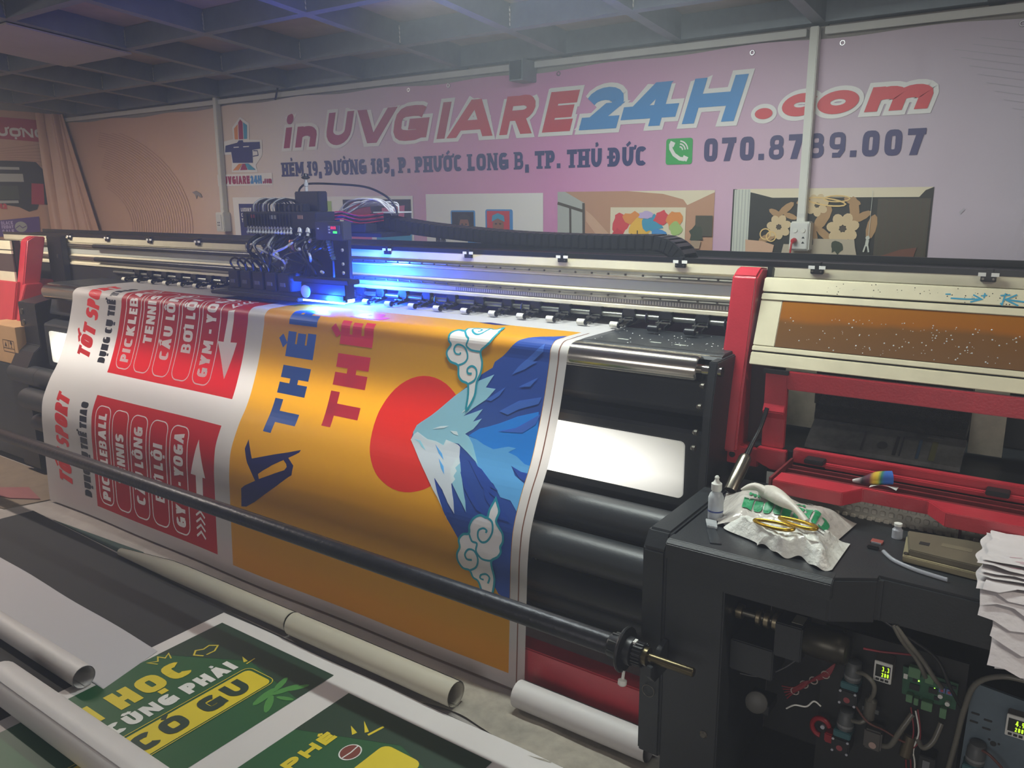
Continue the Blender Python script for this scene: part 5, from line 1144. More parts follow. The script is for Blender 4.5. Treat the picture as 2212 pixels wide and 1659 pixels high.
pb_.layer('small_print', fine(flipuv(text('ROHS', .05, .008, .10), .72, .74) + flipuv(text('DOUBLE', .04, .007, .16), .60, .84)), mat('grey_print', '#6b6d66', .5), lift=.0025)
gl = thing('rubber_glove', 'pale rubber glove finger lying across the plastic bag', 'glove', (-.52, 1.84, ZT + .05))
MB().tube(smoothline([(-.60, 1.93, ZT + .060), (-.57, 1.90, ZT + .074), (-.53, 1.86, ZT + .078), (-.49, 1.83, ZT + .074), (-.455, 1.80, ZT + .060)], 6), [.008 + .012 * math.sin(math.pi * min(1, i / 20 + .12)) for i in range(25)], 14).build('finger', mat('glove_rubber', '#c4bfb4', .45, bump=.3, bscale=40), gl, smooth=60)
MB().tube(smoothline([(-.575, 1.895, ZT + .075), (-.61, 1.90, ZT + .083), (-.64, 1.885, ZT + .073)], 5), [.012, .012, .011, .011, .010, .010, .009, .008, .006, .004, .002], 10).build('thumb', MATS['glove_rubber'], gl, smooth=60)
# gold-handled scissors on the white flap
sc = thing('scissors', 'scissors with long gold loop handles lying on the bag flap', 'scissors', (-.48, 1.755, ZT + .04))
m_gold = mat('gold_handle', '#b59222', .25, metal=.75)
def loop(c, a, L, W, z, tilt=0):
    ca, sa = math.cos(a), math.sin(a); pts = []
    for i in range(29):
        t = 2 * math.pi * i / 28; u, v = L * math.cos(t), W * math.sin(t) * (1 + .25 * math.cos(t))
        pts.append((c[0] + ca * u - sa * v, c[1] + sa * u + ca * v, z + .006 * math.cos(t)))
    return pts
MB().tube(loop((-.515, 1.752), math.radians(-20), .052, .018, ZT + .052), .0042, 10).build('handle_loop', m_gold, sc, smooth=60)
MB().tube(loop((-.47, 1.782), math.radians(-28), .054, .015, ZT + .056), .0042, 10).build('handle_loop', m_gold, sc, smooth=60)
for dy in (0, .012): MB().prism([(-.45 + dy, 1.79 + dy * .2), (-.42, 1.772 + dy), (-.405, 1.758 + dy), (-.418, 1.766 + dy)], ZT + .050 + dy * .2, ZT + .053 + dy * .2, 'z').build('blade', mat('blade_steel', '#c2c6c8', .2, metal=1), sc)
MB().lathe((-.435, 1.785, ZT + .052), (0, 0, 1), [(.005, 0), (.005, .005), (.003, .007)], 12).build('pivot_screw', m_bolt, sc)
sc.location.z += .004
sp_ = thing('scraper_blade', 'thin steel scraper blade with clear handle near the bottle', 'scraper', (-.645, 1.745, ZT))
MB().prism([(-.695, 1.798), (-.675, 1.80), (-.615, 1.70), (-.64, 1.692)], ZT + .0005, ZT + .003, 'z').build('blade', mat('dark_blade', '#6d7378', .2, metal=.9), sp_)
MB().prism([(-.700, 1.812), (-.672, 1.814), (-.655, 1.775), (-.68, 1.772)], ZT + .003, ZT + .008, 'z').build('clear_handle', mat('clear_plastic', '#c8ccce', .15, alpha=.5), sp_, bevel=.001)
# hanging metal tube on a black lead
ht = thing('handheld_nozzle', 'open metal tube on a black lead hanging below the red post', 'nozzle', (-.72, 2.12, .735))
a_, b_ = Vector((-.697, 2.08, .8006)), Vector((-.707, 2.0, .7235))
MB().lathe(a_, b_ - a_, [(.014, 0), (.018, .008), (.018, (b_ - a_).length), (.016, (b_ - a_).length), (.016, (b_ - a_).length - .02)], 20).build('metal_tube', mat('grey_tube_steel', '#8a8578', .25, metal=.9), ht, smooth=35)
MB().tube(smoothline([tuple(a_), (-.691, 2.105, .83), (-.682, 2.14, .87), (-.675, 2.165, .92)], 5), [.009, .0085, .008, .0075, .007, .0068, .0066, .0064, .006, .006, .006, .006, .006, .006, .006, .006], 8).build('rubber_lead', m_cable, ht, smooth=60)
# beige controller box
cb = thing('controller_box', 'beige plastic controller box lying on the table under the red flap', 'controller', (-.18, 1.9, ZT))
m_beige = mat('beige_plastic', '#8f8568', .5, var=.08)
def tilt(mb): return mb
MB().prism([(-.268, 1.955), (-.255, 1.835), (-.095, 1.825), (-.088, 1.98)], ZT + .001, ZT + .016, 'z').build('case_base', m_beige, cb, bevel=.002)
MB().prism([(-.266, 1.953), (-.245, 1.843), (-.097, 1.833), (-.09, 1.978)], ZT + .016, ZT + .030, 'z').build('case_lid', mat('grey_beige_plastic', '#5f5848', .5, var=.1), cb, bevel=.002)
MB().lathe((-.250, 1.845, ZT + .016), (0, 0, 1), [(.005, 0), (.005, .004)], 12).build('case_screw', m_bolt, cb)
MB().box(-.232, -.212, 1.885, 1.902, ZT + .030, ZT + .0308).build('grey_window', m_hole, cb)
MB().box(-.19, -.13, 1.90, 1.92, ZT + .030, ZT + .0305).build('nameplate', mat('dim_label', '#6d6653', .5), cb)
MB().lathe((-.105, 1.87, ZT + .031), (.3, -1, .1), [(.006, 0), (.006, .012), (.004, .014)], 10).build('cable_gland', m_fit, cb)
th = MB().tube(smoothline([(-.298, 1.86, ZT + .005), (-.27, 1.825, ZT + .005), (-.22, 1.80, ZT + .005), (-.16, 1.787, ZT + .005)], 6), .0045, 8).build('clear_tube', m_clear, None, smooth=60)
tag(th, 'short clear plastic tube lying in front of the beige controller box', 'tube')
tg = MB().box(-.335, -.31, 1.905, 1.925, ZT, ZT + .004).build('paper_tag', mat('red_white_tag', '#8c4038', .6)); tag(tg, 'small red and white tag on the black table', 'tag')
MB().box(-.333, -.312, 1.9035, 1.9055, ZT, ZT + .004).build('tag_edge', m_fit, tg)
cp = MB().box(-.335, -.31, 1.868, 1.878, ZT, ZT + .008).build('black_clip', m_cable, None, bevel=.002); tag(cp, 'small black clip beside the red tag', 'clip')
vl = thing('clear_vial', 'clear plastic stopper standing under the studded cream plate', 'vial', (-.29, 1.97, ZT))
MB().lathe((-.29, 1.97, ZT), (0, 0, 1), [(.012, 0), (.012, .02), (.008, .024), (.008, .03)], 14).build('vial_body', m_clear, vl, smooth=40)
MB().lathe((-.29, 1.97, ZT + .03), (0, 0, 1), [(.009, 0), (.009, .006)], 14).build('vial_cap', m_wpl, vl, smooth=40)
# stack of wiping tissues drooping over the table edge
m_tis = mat('white_tissue', '#c9c3c4', .75, var=.05, bump=.2, bscale=50)
m_inkp = mat('pink_ink_print', '#a8486c', .6)
for i in range(11):
    rr = random.Random(40 + i)
    x0 = -.10 + (.045 - .009 * i if i < 5 else .0) + rr.uniform(-.016, .016); yf = 1.664 + .013 * i + rr.uniform(-.006, .006); zt = ZT + .003 + .0062 * i; wv_ = rr.uniform(0, 6); yaw = rr.uniform(-.10, .12)
    def tf(u, v, l=0):
        x = x0 + u * .34 + .004 * math.sin(v * 14 + wv_) ; y = 1.965 + (yf - 1.965) * v + yaw * (u * .34 - .1) + .005 * math.sin(u * 21 + wv_)
        dp_ = max(0, 1.742 - y)
        z = zt - dp_ * (1.55 - .09 * i) + .0030 * mn.noise((u * 7 + i, v * 6, wv_)) + .0016 * math.sin(u * 15 + wv_) * v
        return (x, y - (l if dp_ > 0 else 0), z + l)
    t_ = MB().grid(tf, [j / 12 for j in range(13)], [j / 22 for j in range(23)]).build('wiping_tissue', m_tis, None, smooth=60)
    nm = ['lowest', 'second lowest', 'third lowest', 'fourth lowest', 'fifth lowest', 'middle', 'fifth highest', 'fourth highest', 'third highest', 'second highest', 'topmost'][i]
    tag(t_, 'white wiping tissue with pink print, %s of the drooping pile at right' % nm, 'tissue', 'pile of wiping tissues on the service table')
    if i in (1, 3, 5, 7, 9, 10):
        pt = Print(lambda u, v, l: tf(u, v, l), t_, .0012)
        sq = []
        for q in range(7):
            u_, v_ = rr.uniform(.05, .8), rr.uniform(.70, .95); sq += ribbon([(u_, v_), (u_ + .03, v_ + .004), (u_ + .06, v_ - .003)], .008)
        pt.layer('pink_print', sq, m_inkp)
# stained colour rag on the flap
rg = thing('stained_rag', 'rolled white rag stained blue yellow and purple on the red flap', 'rag', (-.37, 2.08, .772))
m_rag = bpy.data.materials.new('rainbow_rag'); m_rag.use_nodes = True
nt = m_rag.node_tree; b = nt.nodes['Principled BSDF']; tc = nt.nodes.new('ShaderNodeTexCoord'); se = nt.nodes.new('ShaderNodeSeparateXYZ'); rp = nt.nodes.new('ShaderNodeValToRGB')
nt.links.new(tc.outputs['Generated'], se.inputs[0]); nt.links.new(se.outputs[0], rp.inputs[0]); nt.links.new(rp.outputs[0], b.inputs['Base Color']); b.inputs['Roughness'].default_value = .8
stp = [(0, '#c8c8c4'), (.16, '#9a8f90'), (.25, '#2a2024'), (.42, '#5c1a34'), (.52, '#b8901c'), (.62, '#b8a01c'), (.7, '#1f6a4c'), (.78, '#1f4f9a'), (1, '#2a5aa8')]
while len(rp.color_ramp.elements) < len(stp): rp.color_ramp.elements.new(.5)
for e, (p, h) in zip(rp.color_ramp.elements, stp): e.position = p; e.color = lin(h)
MB().tube(smoothline([(-.418, 2.062, .7915), (-.395, 2.068, .795), (-.372, 2.075, .802), (-.35, 2.083, .806), (-.332, 2.09, .808)], 5), [.003 + .014 * min(1, i / 12) for i in range(21)], 14).build('rolled_cloth', m_rag, rg, smooth=60)
MB().grid(lambda u, v: (-.375 + .06 * u, 2.045 + .03 * v + .01 * u, .788 + .010 * math.sin(u * 3.1) * (1 - v)), [j / 10 for j in range(11)], [j / 4 for j in range(5)]).build('loose_corner', m_wpl, rg, smooth=60)
# ================================================================ take-up pipe in front of the sheet
m_pipe = mat('worn_black_pipe', '#26262b', .38, metal=.5, var=.35, vscale=14, bump=.15, bscale=60)
tkp = thing('take_up_pipe', 'long black take-up pipe crossing in front of the hanging sheet', 'pipe', (-2.5, 1.6, .40))
MB().lathe((-4.75, 1.6, .420), (1, 0, 0), [(.024, 0), (.027, .004), (.027, 3.92), (.025, 3.925)], 28).build('pipe', m_pipe, tkp, smooth=40)
MB().lathe((-.845, 1.6, .420), (1, 0, 0), [(.028, 0), (.030, .004), (.033, .03), (.034, .034), (.055, .036), (.057, .040), (.055, .044), (.034, .046), (.034, .062), (.030, .064)], 28).build('flange', m_blk2, tkp, smooth=35)
for i in range(8):
    a = i * math.pi / 4
    MB().box(-.84, -.81, 1.6 + .030 * math.cos(a) - .003, 1.6 + .030 * math.cos(a) + .003, .42 + .030 * math.sin(a) - .003, .42 + .030 * math.sin(a) + .003).build('flange_rib', m_blk2, tkp)
ge = MB()
n = 20; gp = []
for i in range(n):
    for k_, r_ in ((0, .026), (.3, .026), (.42, .030), (.8, .030)): a = 2 * math.pi * (i + k_) / n; gp.append((1.6 + r_ * math.cos(a), .42 + r_ * math.sin(a)))
ge.prism(gp, -.778, -.755).build('gear', m_blk2, tkp)
MB().lathe((-.755, 1.6, .42), (1, 0, 0), [(.022, 0), (.022, .012), (.011, .014), (.011, .125), (.009, .127)], 20).build('shaft_end', mat('dull_brass_shaft', '#5f563f', .3, metal=.9), tkp, smooth=35)
MB().cyl((-.80, 1.585, .372), (-.80, 1.578, .345), .004, 10).build('lock_stem', m_wpl, tkp)
MB().lathe((-.80, 1.58, .352), (0, -.25, -1), [(.006, 0), (.011, .003), (.011, .014), (.006, .018)], 14).build('lock_knob', m_wpl, tkp, smooth=40)
MB().box(-.79, -.775, 1.592, 1.608, .446, .452).build('white_mark', m_wpl, tkp)
bk = MB().prism([(1.668, .36), (1.60, .36), (1.575, .385), (1.575, .41), (1.588, .41), (1.588, .4075), (1.612, .4075), (1.612, .41), (1.63, .43), (1.668, .44)], -.738, -.724).build('pipe_bracket', m_blk, PR, bevel=.002)
kr = MB(); kr.ring_tube([[(-.77 + (.016 + .0012 * math.cos(b)) * math.cos(a), 1.64, .285 + (.016 + .0012 * math.cos(b)) * math.sin(a)) if True else 0 for b in [2 * math.pi * j / 6 for j in range(6)]] for a in [2 * math.pi * i / 20 for i in range(20)]], closed=True)
kr = MB(); kr.ring_tube([[(-.77 + (.016 + .0012 * math.cos(b)) * math.cos(a), 1.662 + .0012 * math.sin(b), .285 + (.016 + .0012 * math.cos(b)) * math.sin(a)) for b in [2 * math.pi * j / 6 for j in range(6)]] for a in [2 * math.pi * i / 20 for i in range(20)]], closed=True).build('lock_ring', m_bolt, PR, smooth=60)
# ================================================================ open electronics bay under the table
bay_board = MB().box(-.40, -.103, 1.828, 1.836, .03, .51).build('mounting_board', mat('bay_black', '#0e0f10', .55), PR)
mo = thing('drive_motor', 'dark round drive motor with gearbox under the service table', 'motor', (-.42, 1.76, .44))
MB().lathe((-.425, 1.76, .50), (1, 0, 0), [(.036, 0), (.038, .003), (.038, .075), (.036, .078), (.036, .09), (.030, .094)], 28).build('motor_can', mat('motor_bronze', '#38352c', .35, metal=.6), mo, smooth=35)
MB().box(-.487, -.425, 1.722, 1.798, .452, .538).build('gearbox', m_blk, mo, bevel=.003)
MB().box(-.455, -.43, 1.74, 1.78, .538, .5395).build('rating_label', mat('dim_plate', '#7b7a70', .5), mo)
for x, r_, w_ in ((-.502, .021, .014), (-.522, .021, .014), (-.541, .020, .012)): MB().lathe((x, 1.76, .518), (1, 0, 0), [(r_ - .002, 0), (r_, .002), (r_, w_ - .002), (r_ - .002, w_)], 20).build('shaft_coupling', mat('coupling_alloy', '#8d836b', .3, metal=.9), mo, smooth=30)
MB().cyl((-.60, 1.76, .518), (-.487, 1.76, .518), .009, 14).build('drive_shaft', m_bolt, mo, smooth=40)
MB().lathe((-.588, 1.76, .518), (1, 0, 0), [(.018, 0), (.018, .014)], 18).build('shaft_collar', MATS['coupling_alloy'], mo, smooth=40)
MB().box(-.59, -.487, 1.725, 1.83, .38, .46).build('motor_bracket', m_blk, mo, bevel=.003)
m_green = mat('circuit_green', '#1f5238', .45, var=.25, vscale=60)
pcb = thing('circuit_board', 'green circuit board with terminal blocks in the open machine bay', 'circuit board', (-.17, 1.82, .40))
MB().prism([(-.227, .468), (-.117, .464), (-.117, .401), (-.224, .401)], 1.815, 1.819, 'y').build('board', m_green, pcb)
m_term = mat('terminal_green', '#57805a', .5)
for x0, x1, z0, z1 in ((-.214, -.19, .455, .48), (-.18, -.163, .452, .474), (-.213, -.2, .393, .412), (-.197, -.188, .391, .408), (-.182, -.16, .386, .407), (-.145, -.132, .38, .404)): MB().box(x0, x1, 1.80, 1.815, z0, z1).build('terminal_block', m_term, pcb, bevel=.001)
for x in (-.146, -.132): 
    q = MB().box(x - .006, x + .006, 1.808, 1.815, .436, .448).build('rotary_switch', mat('blue_switch', '#5a6a9c', .5), pcb); MB().lathe((x, 1.808, .442), (0, -1, 0), [(.003, 0), (.003, .002)], 10).build('switch_dial', mat('red_dial', '#a03a4a', .5), q)
for x, z in ((-.148, .426), (-.133, .413)): MB().lathe((x, 1.815, z), (0, -1, 0), [(.005, 0), (.005, .008)], 12).build('capacitor', m_wpl, pcb, smooth=40)
for x0, x1, z0, z1 in ((-.21, -.19, .42, .434), (-.172, -.155, .425, .438), (-.16, -.15, .412, .42), (-.205, -.196, .44, .45)): MB().box(x0, x1, 1.812, 1.815, z0, z1).build('chip', m_cable, pcb)
for x, z in ((-.193, .444), (-.161, .437)): MB().box(x - .0012, x + .0012, 1.8135, 1.8152, z - .0012, z + .0012).build('status_led', mat('lime_led', '#9dff4a', .4, emis=5.0), pcb)
MB().box(-.156, -.12, 1.811, 1.815, .452, .458).build('pin_header', m_cable, pcb)
MB().box(-.224, -.216, 1.8135, 1.815, .44, .452).build('white_sticker', m_wpl, pcb)
def gauge(x, z, label, sx=1.0):
    g_ = thing('digital_gauge', label, 'gauge', (x, 1.80, z - .022))
    MB().box(x - .018, x + .018, 1.785, 1.828, z - .024, z + .024).build('gauge_case', mat('gauge_grey', '#6d665e', .5), g_, bevel=.002)
    MB().box(x - .0185, x + .0185, 1.782, 1.786, z - .0245, z + .0245).build('white_bezel', m_wpl, g_, bevel=.001)
    MB().box(x - .015, x + .015, 1.7812, 1.7824, z - .012, z + .017).build('screen', mat('gauge_screen', '#151a12', .3), g_)
    pg_ = Print(lambda a, b, l: (a, 1.7808 - l, b), g_, .0003)
    pg_.layer('digits', at(text('3.3' if sx > 0 else '4.9', .012, .002, .015, gap=.3), x - .002, z + .003) + at(text('200', .010, .0018, .015, gap=.3), x - .002, z - .010), mat('lime_digits', '#b6e02c', .4, emis=1.3))
    for i in range(3): MB().box(x - .013 + i * .0095, x - .006 + i * .0095, 1.7805, 1.7825, z - .021, z - .016).build('gauge_key', m_hole, g_)
    return g_
gauge(-.262, .457, 'small white digital gauge with lime digits left of the green board')
m_pumpg = mat('pump_grey', '#4c4f50', .45, var=.1); m_pteal = mat('pump_teal', '#2c5a60', .4)
def pump(x, z, label):
    p_ = thing('diaphragm_pump', label, 'pump', (x, 1.79, z - .055))
    MB().lathe((x, 1.795, z + .005), (.03, 0, 1), [(.017, 0), (.0185, .002), (.0185, .034), (.016, .038), (.016, .048), (.010, .052)], 20).build('pump_motor', m_pumpg, p_, smooth=35)
    MB().lathe((x, 1.795, z + .014), (.03, 0, 1), [(.0188, 0), (.0188, .006)], 20).build('motor_band', mat('band_grey', '#77797a', .4), p_)
    MB().box(x - .021, x + .017, 1.775, 1.82, z - .012, z + .006).build('teal_plate', m_pteal, p_, bevel=.002)
    MB().box(x - .023, x + .017, 1.772, 1.822, z - .05, z - .012).build('pump_head', m_blk2, p_, bevel=.003)
    MB().lathe((x - .004, 1.772, z - .036), (0, -1, 0), [(.007, 0), (.007, .0006)], 14).build('red_mark', mat('mark_red', '#8c3c40', .5), p_)
    for dx, dz_ in ((-.019, -.016), (.013, -.016), (-.019, -.046), (.013, -.046)): MB().lathe((x + dx, 1.772, z + dz_), (0, -1, 0), [(.003, 0), (.003, .002)], 8).build('pump_screw', m_fit, p_)
pump(-.325, .403, 'upper grey and teal diaphragm pump left of the digital gauge')
pump(-.331, .275, 'lower grey and teal diaphragm pump below the other pump')
def hose(name, pts, r, m, label, cat='hose', n=6):
    o_ = MB().tube(smoothline(pts, n), r, 8).build(name, m, None, smooth=60); tag(o_, label, cat); return o_
m_smoke = mat('smoke_hose', '#6f6c62', .3, alpha=.8)
hose('air_hose', [(-.318, 1.785, .437), (-.295, 1.77, .446), (-.275, 1.765, .432), (-.274, 1.77, .405), (-.285, 1.785, .375)], .005, m_smoke, 'grey air hose arching from the upper pump to the filter')
hose('air_hose', [(-.315, 1.785, .312), (-.295, 1.775, .322), (-.28, 1.785, .335)], .005, m_smoke, 'short grey air hose from the lower pump to the filter')
fl_ = thing('inline_filter', 'small grey inline filter between the pumps and the circuit board', 'filter', (-.283, 1.79, .325))
MB().lathe((-.283, 1.79, .326), (.05, 0, 1), [(.008, 0), (.013, .004), (.013, .05), (.006, .056), (.006, .066)], 16).build('filter_body', mat('filter_grey', '#56544c', .4), fl_, smooth=40)
MB().box(-.297, -.262, 1.785, 1.80, .348, .358).build('filter_clip', m_pumpg, fl_)
sv = thing('solenoid_valve', 'boxy grey valve with round white sticker below the filter', 'valve', (-.268, 1.79, .255))
MB().box(-.286, -.248, 1.772, 1.81, .262, .312).build('valve_body', mat('valve_grey', '#4a4844', .5), sv, bevel=.004)
MB().lathe((-.266, 1.772, .276), (0, -1, 0), [(.008, 0), (.008, .0008)], 16).build('sticker', mat('sticker_tan', '#a88f84', .6), sv)
hose('air_hose', [(-.25, 1.785, .275), (-.23, 1.775, .29), (-.215, 1.775, .33), (-.195, 1.79, .375)], .0065, m_smoke, 'thick grey hose rising from the valve to the circuit board')
hose('air_hose', [(-.18, 1.785, .325), (-.165, 1.77, .315), (-.148, 1.775, .335), (-.138, 1.79, .375)], .006, m_smoke, 'grey hose curling from the brass cylinder to the board')
bc = thing('brass_cylinder', 'short brass-ended cylinder hanging below the circuit board', 'cylinder', (-.2, 1.78, .27))
MB().lathe((-.193, 1.79, .325), (-.12, -.2, -1), [(.010, 0), (.014, .004), (.014, .052), (.011, .056), (.005, .057)], 18).build('cylinder_body', mat('brass_dull', '#5a5140', .35, metal=.7), bc, smooth=35)
for i, (a, b, c, lab) in enumerate((((-.245, 1.74, .60), (-.20, 1.76, .53), (-.178, 1.78, .478), 'pair of clear hoses dropping to the board, left one'), ((-.24, 1.74, .60), (-.185, 1.755, .53), (-.145, 1.785, .462), 'pair of clear hoses dropping to the board, right one'), ((-.27, 1.75, .60), (-.16, 1.76, .54), (-.105, 1.80, .42), 'thin dark hose curving right of the circuit board'))):
    hose('clear_hose' if i < 2 else 'dark_hose', [a, ((a[0] + b[0]) / 2 - .004, a[1], (a[2] + b[2]) / 2 + .006), b, ((b[0] + c[0]) / 2 + .006, b[1], (b[2] + c[2]) / 2), c], .0052 if i < 2 else .004, m_smoke if i < 2 else m_cable, lab)
hose('dark_hose', [(.02, 1.78, .535), (-.04, 1.78, .53), (-.085, 1.79, .49), (-.10, 1.795, .42), (-.108, 1.80, .33), (-.12, 1.80, .2), (-.12, 1.80, .06)], .006, m_smoke, 'long grey hose looping down left of the blue-grey plate')
hose('red_wires', [(-.30, 1.745, .522), (-.265, 1.75, .524), (-.235, 1.755, .528), (-.19, 1.77, .53)], .0025, mat('red_wire2', '#7c1f28', .45), 'thin red wires tied across the clear hoses', 'wire')
m_rw = MATS['red_wire2']
rw = thing('wire_loom', 'red wire loom tied with cable ties left of the pumps', 'wire', (-.40, 1.78, .35))
for i in range(5):
    d_ = .0035 * (i - 2)
    MB().tube(smoothline([(-.362, 1.78, .445), (-.378 + d_, 1.775, .415), (-.400 + d_, 1.772 + .002 * i, .392), (-.424, 1.772, .372 + d_), (-.447, 1.775, .347 + d_), (-.47 - d_, 1.78, .33 + d_ * 2)], 5), .0018, 6).build('red_wire', m_rw, rw, smooth=60)
for x, z in ((-.38, .412), (-.405, .388), (-.425, .37), (-.445, .345)): MB().ring_tube([[(x + (.009 + .0014 * math.cos(b)) * math.cos(a), 1.775 + .0014 * math.sin(b), z + (.009 + .0014 * math.cos(b)) * math.sin(a)) for b in [2 * math.pi * j / 5 for j in range(5)]] for a in [2 * math.pi * i / 12 for i in range(12)]], closed=True).build('loom_tie', mat('pale_tie', '#9c8f88', .5), rw)
hose('white_wire', [(-.46, 1.77, .295), (-.44, 1.765, .315), (-.415, 1.77, .318), (-.40, 1.775, .335), (-.385, 1.78, .325)], .002, m_wpl, 'thin white wire bent below the red loom', 'wire')
hose('white_wire', [(-.515, 1.77, .435), (-.48, 1.765, .435), (-.45, 1.77, .445), (-.42, 1.775, .45)], .0015, m_fit, 'loose grey wire end under the motor', 'wire')
hose('black_wire', [(-.57, 1.75, .36), (-.52, 1.75, .37), (-.47, 1.76, .405), (-.43, 1.77, .45)], .0018, mat('dull_wire', '#4a4a4c', .4), 'thin dark wire slanting up to the motor', 'wire')
for i, (x0, z0, x1, z1) in enumerate(((-.20, .39, -.185, .23), (-.19, .385, -.178, .24), (-.186, .39, -.19, .2))):
    hose('board_wire', [(x0, 1.79, z0), (x0 + .012, 1.78, (z0 + z1) / 2 + .03), (x1 - .006, 1.78, (z0 + z1) / 2 - .02), (x1, 1.79, z1), (x1 + .006, 1.80, .06)], .0018, (m_rw, m_wpl, m_rw)[i], ('left red wire', 'white wire', 'right red wire')[i] + ' hanging from the green circuit board', 'wire')
hose('valve_wire', [(-.31, 1.78, .355), (-.28, 1.765, .335), (-.245, 1.77, .325), (-.205, 1.775, .31), (-.18, 1.785, .315)], .0025, mat('brown_wire', '#5c3026', .45), 'brown wire running from pump to brass cylinder', 'wire')
rv = thing('red_valve', 'red plastic ring valve left of the lower pump', 'valve', (-.375, 1.79, .235))
MB().ring_tube([[(-.383 + (.020 + .006 * math.cos(b)) * math.cos(a), 1.79 + .008 * math.sin(b), .265 + (.022 + .006 * math.cos(b)) * math.sin(a)) for b in [2 * math.pi * j / 8 for j in range(8)]] for a in [math.radians(20) + math.radians(250) * i / 18 for i in range(19)]]).build('red_ring', mat('red_valve_plastic', '#8c1420', .35), rv, smooth=50)
MB().box(-.372, -.35, 1.78, 1.81, .235, .26).build('valve_foot', MATS['red_valve_plastic'], rv, bevel=.003)
MB().lathe((-.378, 1.788, .27), (0, -1, 0), [(.005, 0), (.005, .006)], 10).build('steel_tip', m_fit, rv)
cd = thing('cable_duct', 'small black relay with grey sticker below the green board', 'relay', (-.155, 1.79, .22))
MB().box(-.172, -.14, 1.785, 1.825, .225, .285).build('relay_body', m_blk2, cd, bevel=.002)
MB().box(-.164, -.15, 1.7838, 1.7855, .24, .275).build('grey_sticker', mat('relay_sticker', '#6a6c70', .5), cd)
up_ = thing('oval_puck', 'dull grey oval cap lying in the dark bay below the motor', 'cap', (-.53, 1.76, .285))
MB().lathe((-.525, 1.75, .30), (.15, -1, .3), [(.020, 0), (.026, .003), (.026, .010), (.018, .014)], 20).build('cap_shell', mat('cap_grey', '#3d3c38', .5), up_, smooth=40)
MB().box(-.555, -.50, 1.765, 1.83, .262, .285).build('cap_seat', m_blk2, up_)
# blue-grey side plate with its own gauge and pump
bp_ = thing('mounting_plate', 'blue-grey steel plate with slots at the lower right corner', 'metal plate', (-.02, 1.80, .05))
MB().prism([(-.092, .482), (.30, .445), (.30, .05), (-.098, .05)], 1.808, 1.816, 'y').build('plate', mat('blue_grey_steel', '#52616b', .5, var=.2, vscale=10), bp_)
for x, z in ((-.079, .412), (-.055, .405), (-.080, .392), (-.056, .385)): MB().prism(rrect(x - .008, x + .008, z - .002, z + .002, .0019, 3), 1.8065, 1.8082, 'y').build('slot', m_hole, bp_)
for x, z, r_ in ((-.040, .355, .006), (-.048, .362, .0025), (-.030, .358, .0025)): MB().lathe((x, 1.808, z), (0, -1, 0), [(r_, 0), (r_, .0008)], 14).build('plate_hole', m_hole, bp_)
gauge(-.004, .425, 'white digital gauge with lime digits on the blue-grey plate', -1)
pump(-.068, .30, 'small pump mounted at the bottom of the blue-grey plate')
hose('plate_wire', [(-.07, 1.79, .345), (-.045, 1.78, .345), (-.02, 1.78, .325), (.0, 1.785, .30)], .003, MATS['brown_wire'], 'brown wire looping from the small pump on the plate', 'wire')

# ================================================================ things on the floor
m_mat = mat('black_mat', '#1d1c1d', .8, var=.15, vscale=8)
m_pap = mat('white_paper', '#bdb9b7', .55, var=.03)
m_cream = mat('cream_paper', '#b3ac9b', .55, var=.04)
m_gmat = mat('green_mat', '#14302a', .7)
t_ = MB().prism([(-4.12, 1.56), (-4.10, 1.69), (-3.47, 1.665), (-2.4, 1.615), (-1.0, 1.60), (-.95, .2), (-4.2, .2)], .001, .005, 'z').build('floor_mat', m_mat); tag(t_, 'large black mat spread over the floor in front of the printer', 'mat')
t_ = MB().prism([(-3.9, 1.69), (-3.2, 1.73), (-2.95, 1.66), (-3.45, 1.675)], .0005, .003, 'z').build('floor_mat', m_gmat); tag(t_, 'dark green mat strip showing behind the black floor mat', 'mat')
t_ = MB().grid(lambda u, v: (-1.5 + .75 * u, 1.605 + .17 * v + .02 * math.sin(u * 9) * (1 - v), .0015 + .006 * (1 + mn.noise((u * 9, v * 6, 2.2))) * math.sin(math.pi * u) ** .5), [i / 30 for i in range(31)], [i / 10 for i in range(11)]).build('dust_cloth', mat('dirty_cloth', '#8f887c', .85, var=.2, vscale=20), None, smooth=40); tag(t_, 'crumpled dirty grey cloth on the floor beside the black mat', 'cloth')
t_ = MB().prism([(-5.3, 1.45), (-4.25, 1.62), (-4.12, 2.0), (-5.3, 2.0)], .001, .006, 'z').build('cardboard_sheet', mat('floor_cardboard', '#6f6152', .85, var=.15, vscale=10)); tag(t_, 'flattened brown cardboard on the floor under the left printer end', 'cardboard')
t_ = MB().prism([(-4.75, 1.62), (-4.36, 1.70), (-4.22, 1.78), (-4.45, 1.83)], .007, .012, 'z').build('pink_card', mat('dull_pink_card', '#7c4a4a', .8)); tag(t_, 'dull pink card on the cardboard near the sheet corner', 'card')
cbx = thing('cardboard_box', 'brown cardboard box with fragile symbols on the left printer base', 'box', (-4.95, 2.1, .602))
MB().box(-5.15, -4.76, 2.01, 2.24, .602, .815).build('carton', mat('carton_brown', '#a5825a', .8, var=.08), cbx, bevel=.002)
px_ = Print(lambda x_, z_, l: (x_, 2.0095 - l, z_), cbx, .0005)
sq = []
for a, b in ((-4.93, -4.865), (-4.865, -4.80)): r = [(a, .69), (b, .69), (b, .735), (a, .735)]; sq += ribbon(r + [r[0]], .003)
r = [(-4.93, .69), (-4.80, .69), (-4.80, .67), (-4.93, .67)]; sq += ribbon(r + [r[0]], .003)
sq += disc(-4.833, .722, .012, .010, 10) + rect(-4.8345, -4.8315, .698, .715) + rect(-4.842, -4.824, .696, .699) + fill([(-4.91, .70), (-4.885, .70), (-4.8975, .725)])
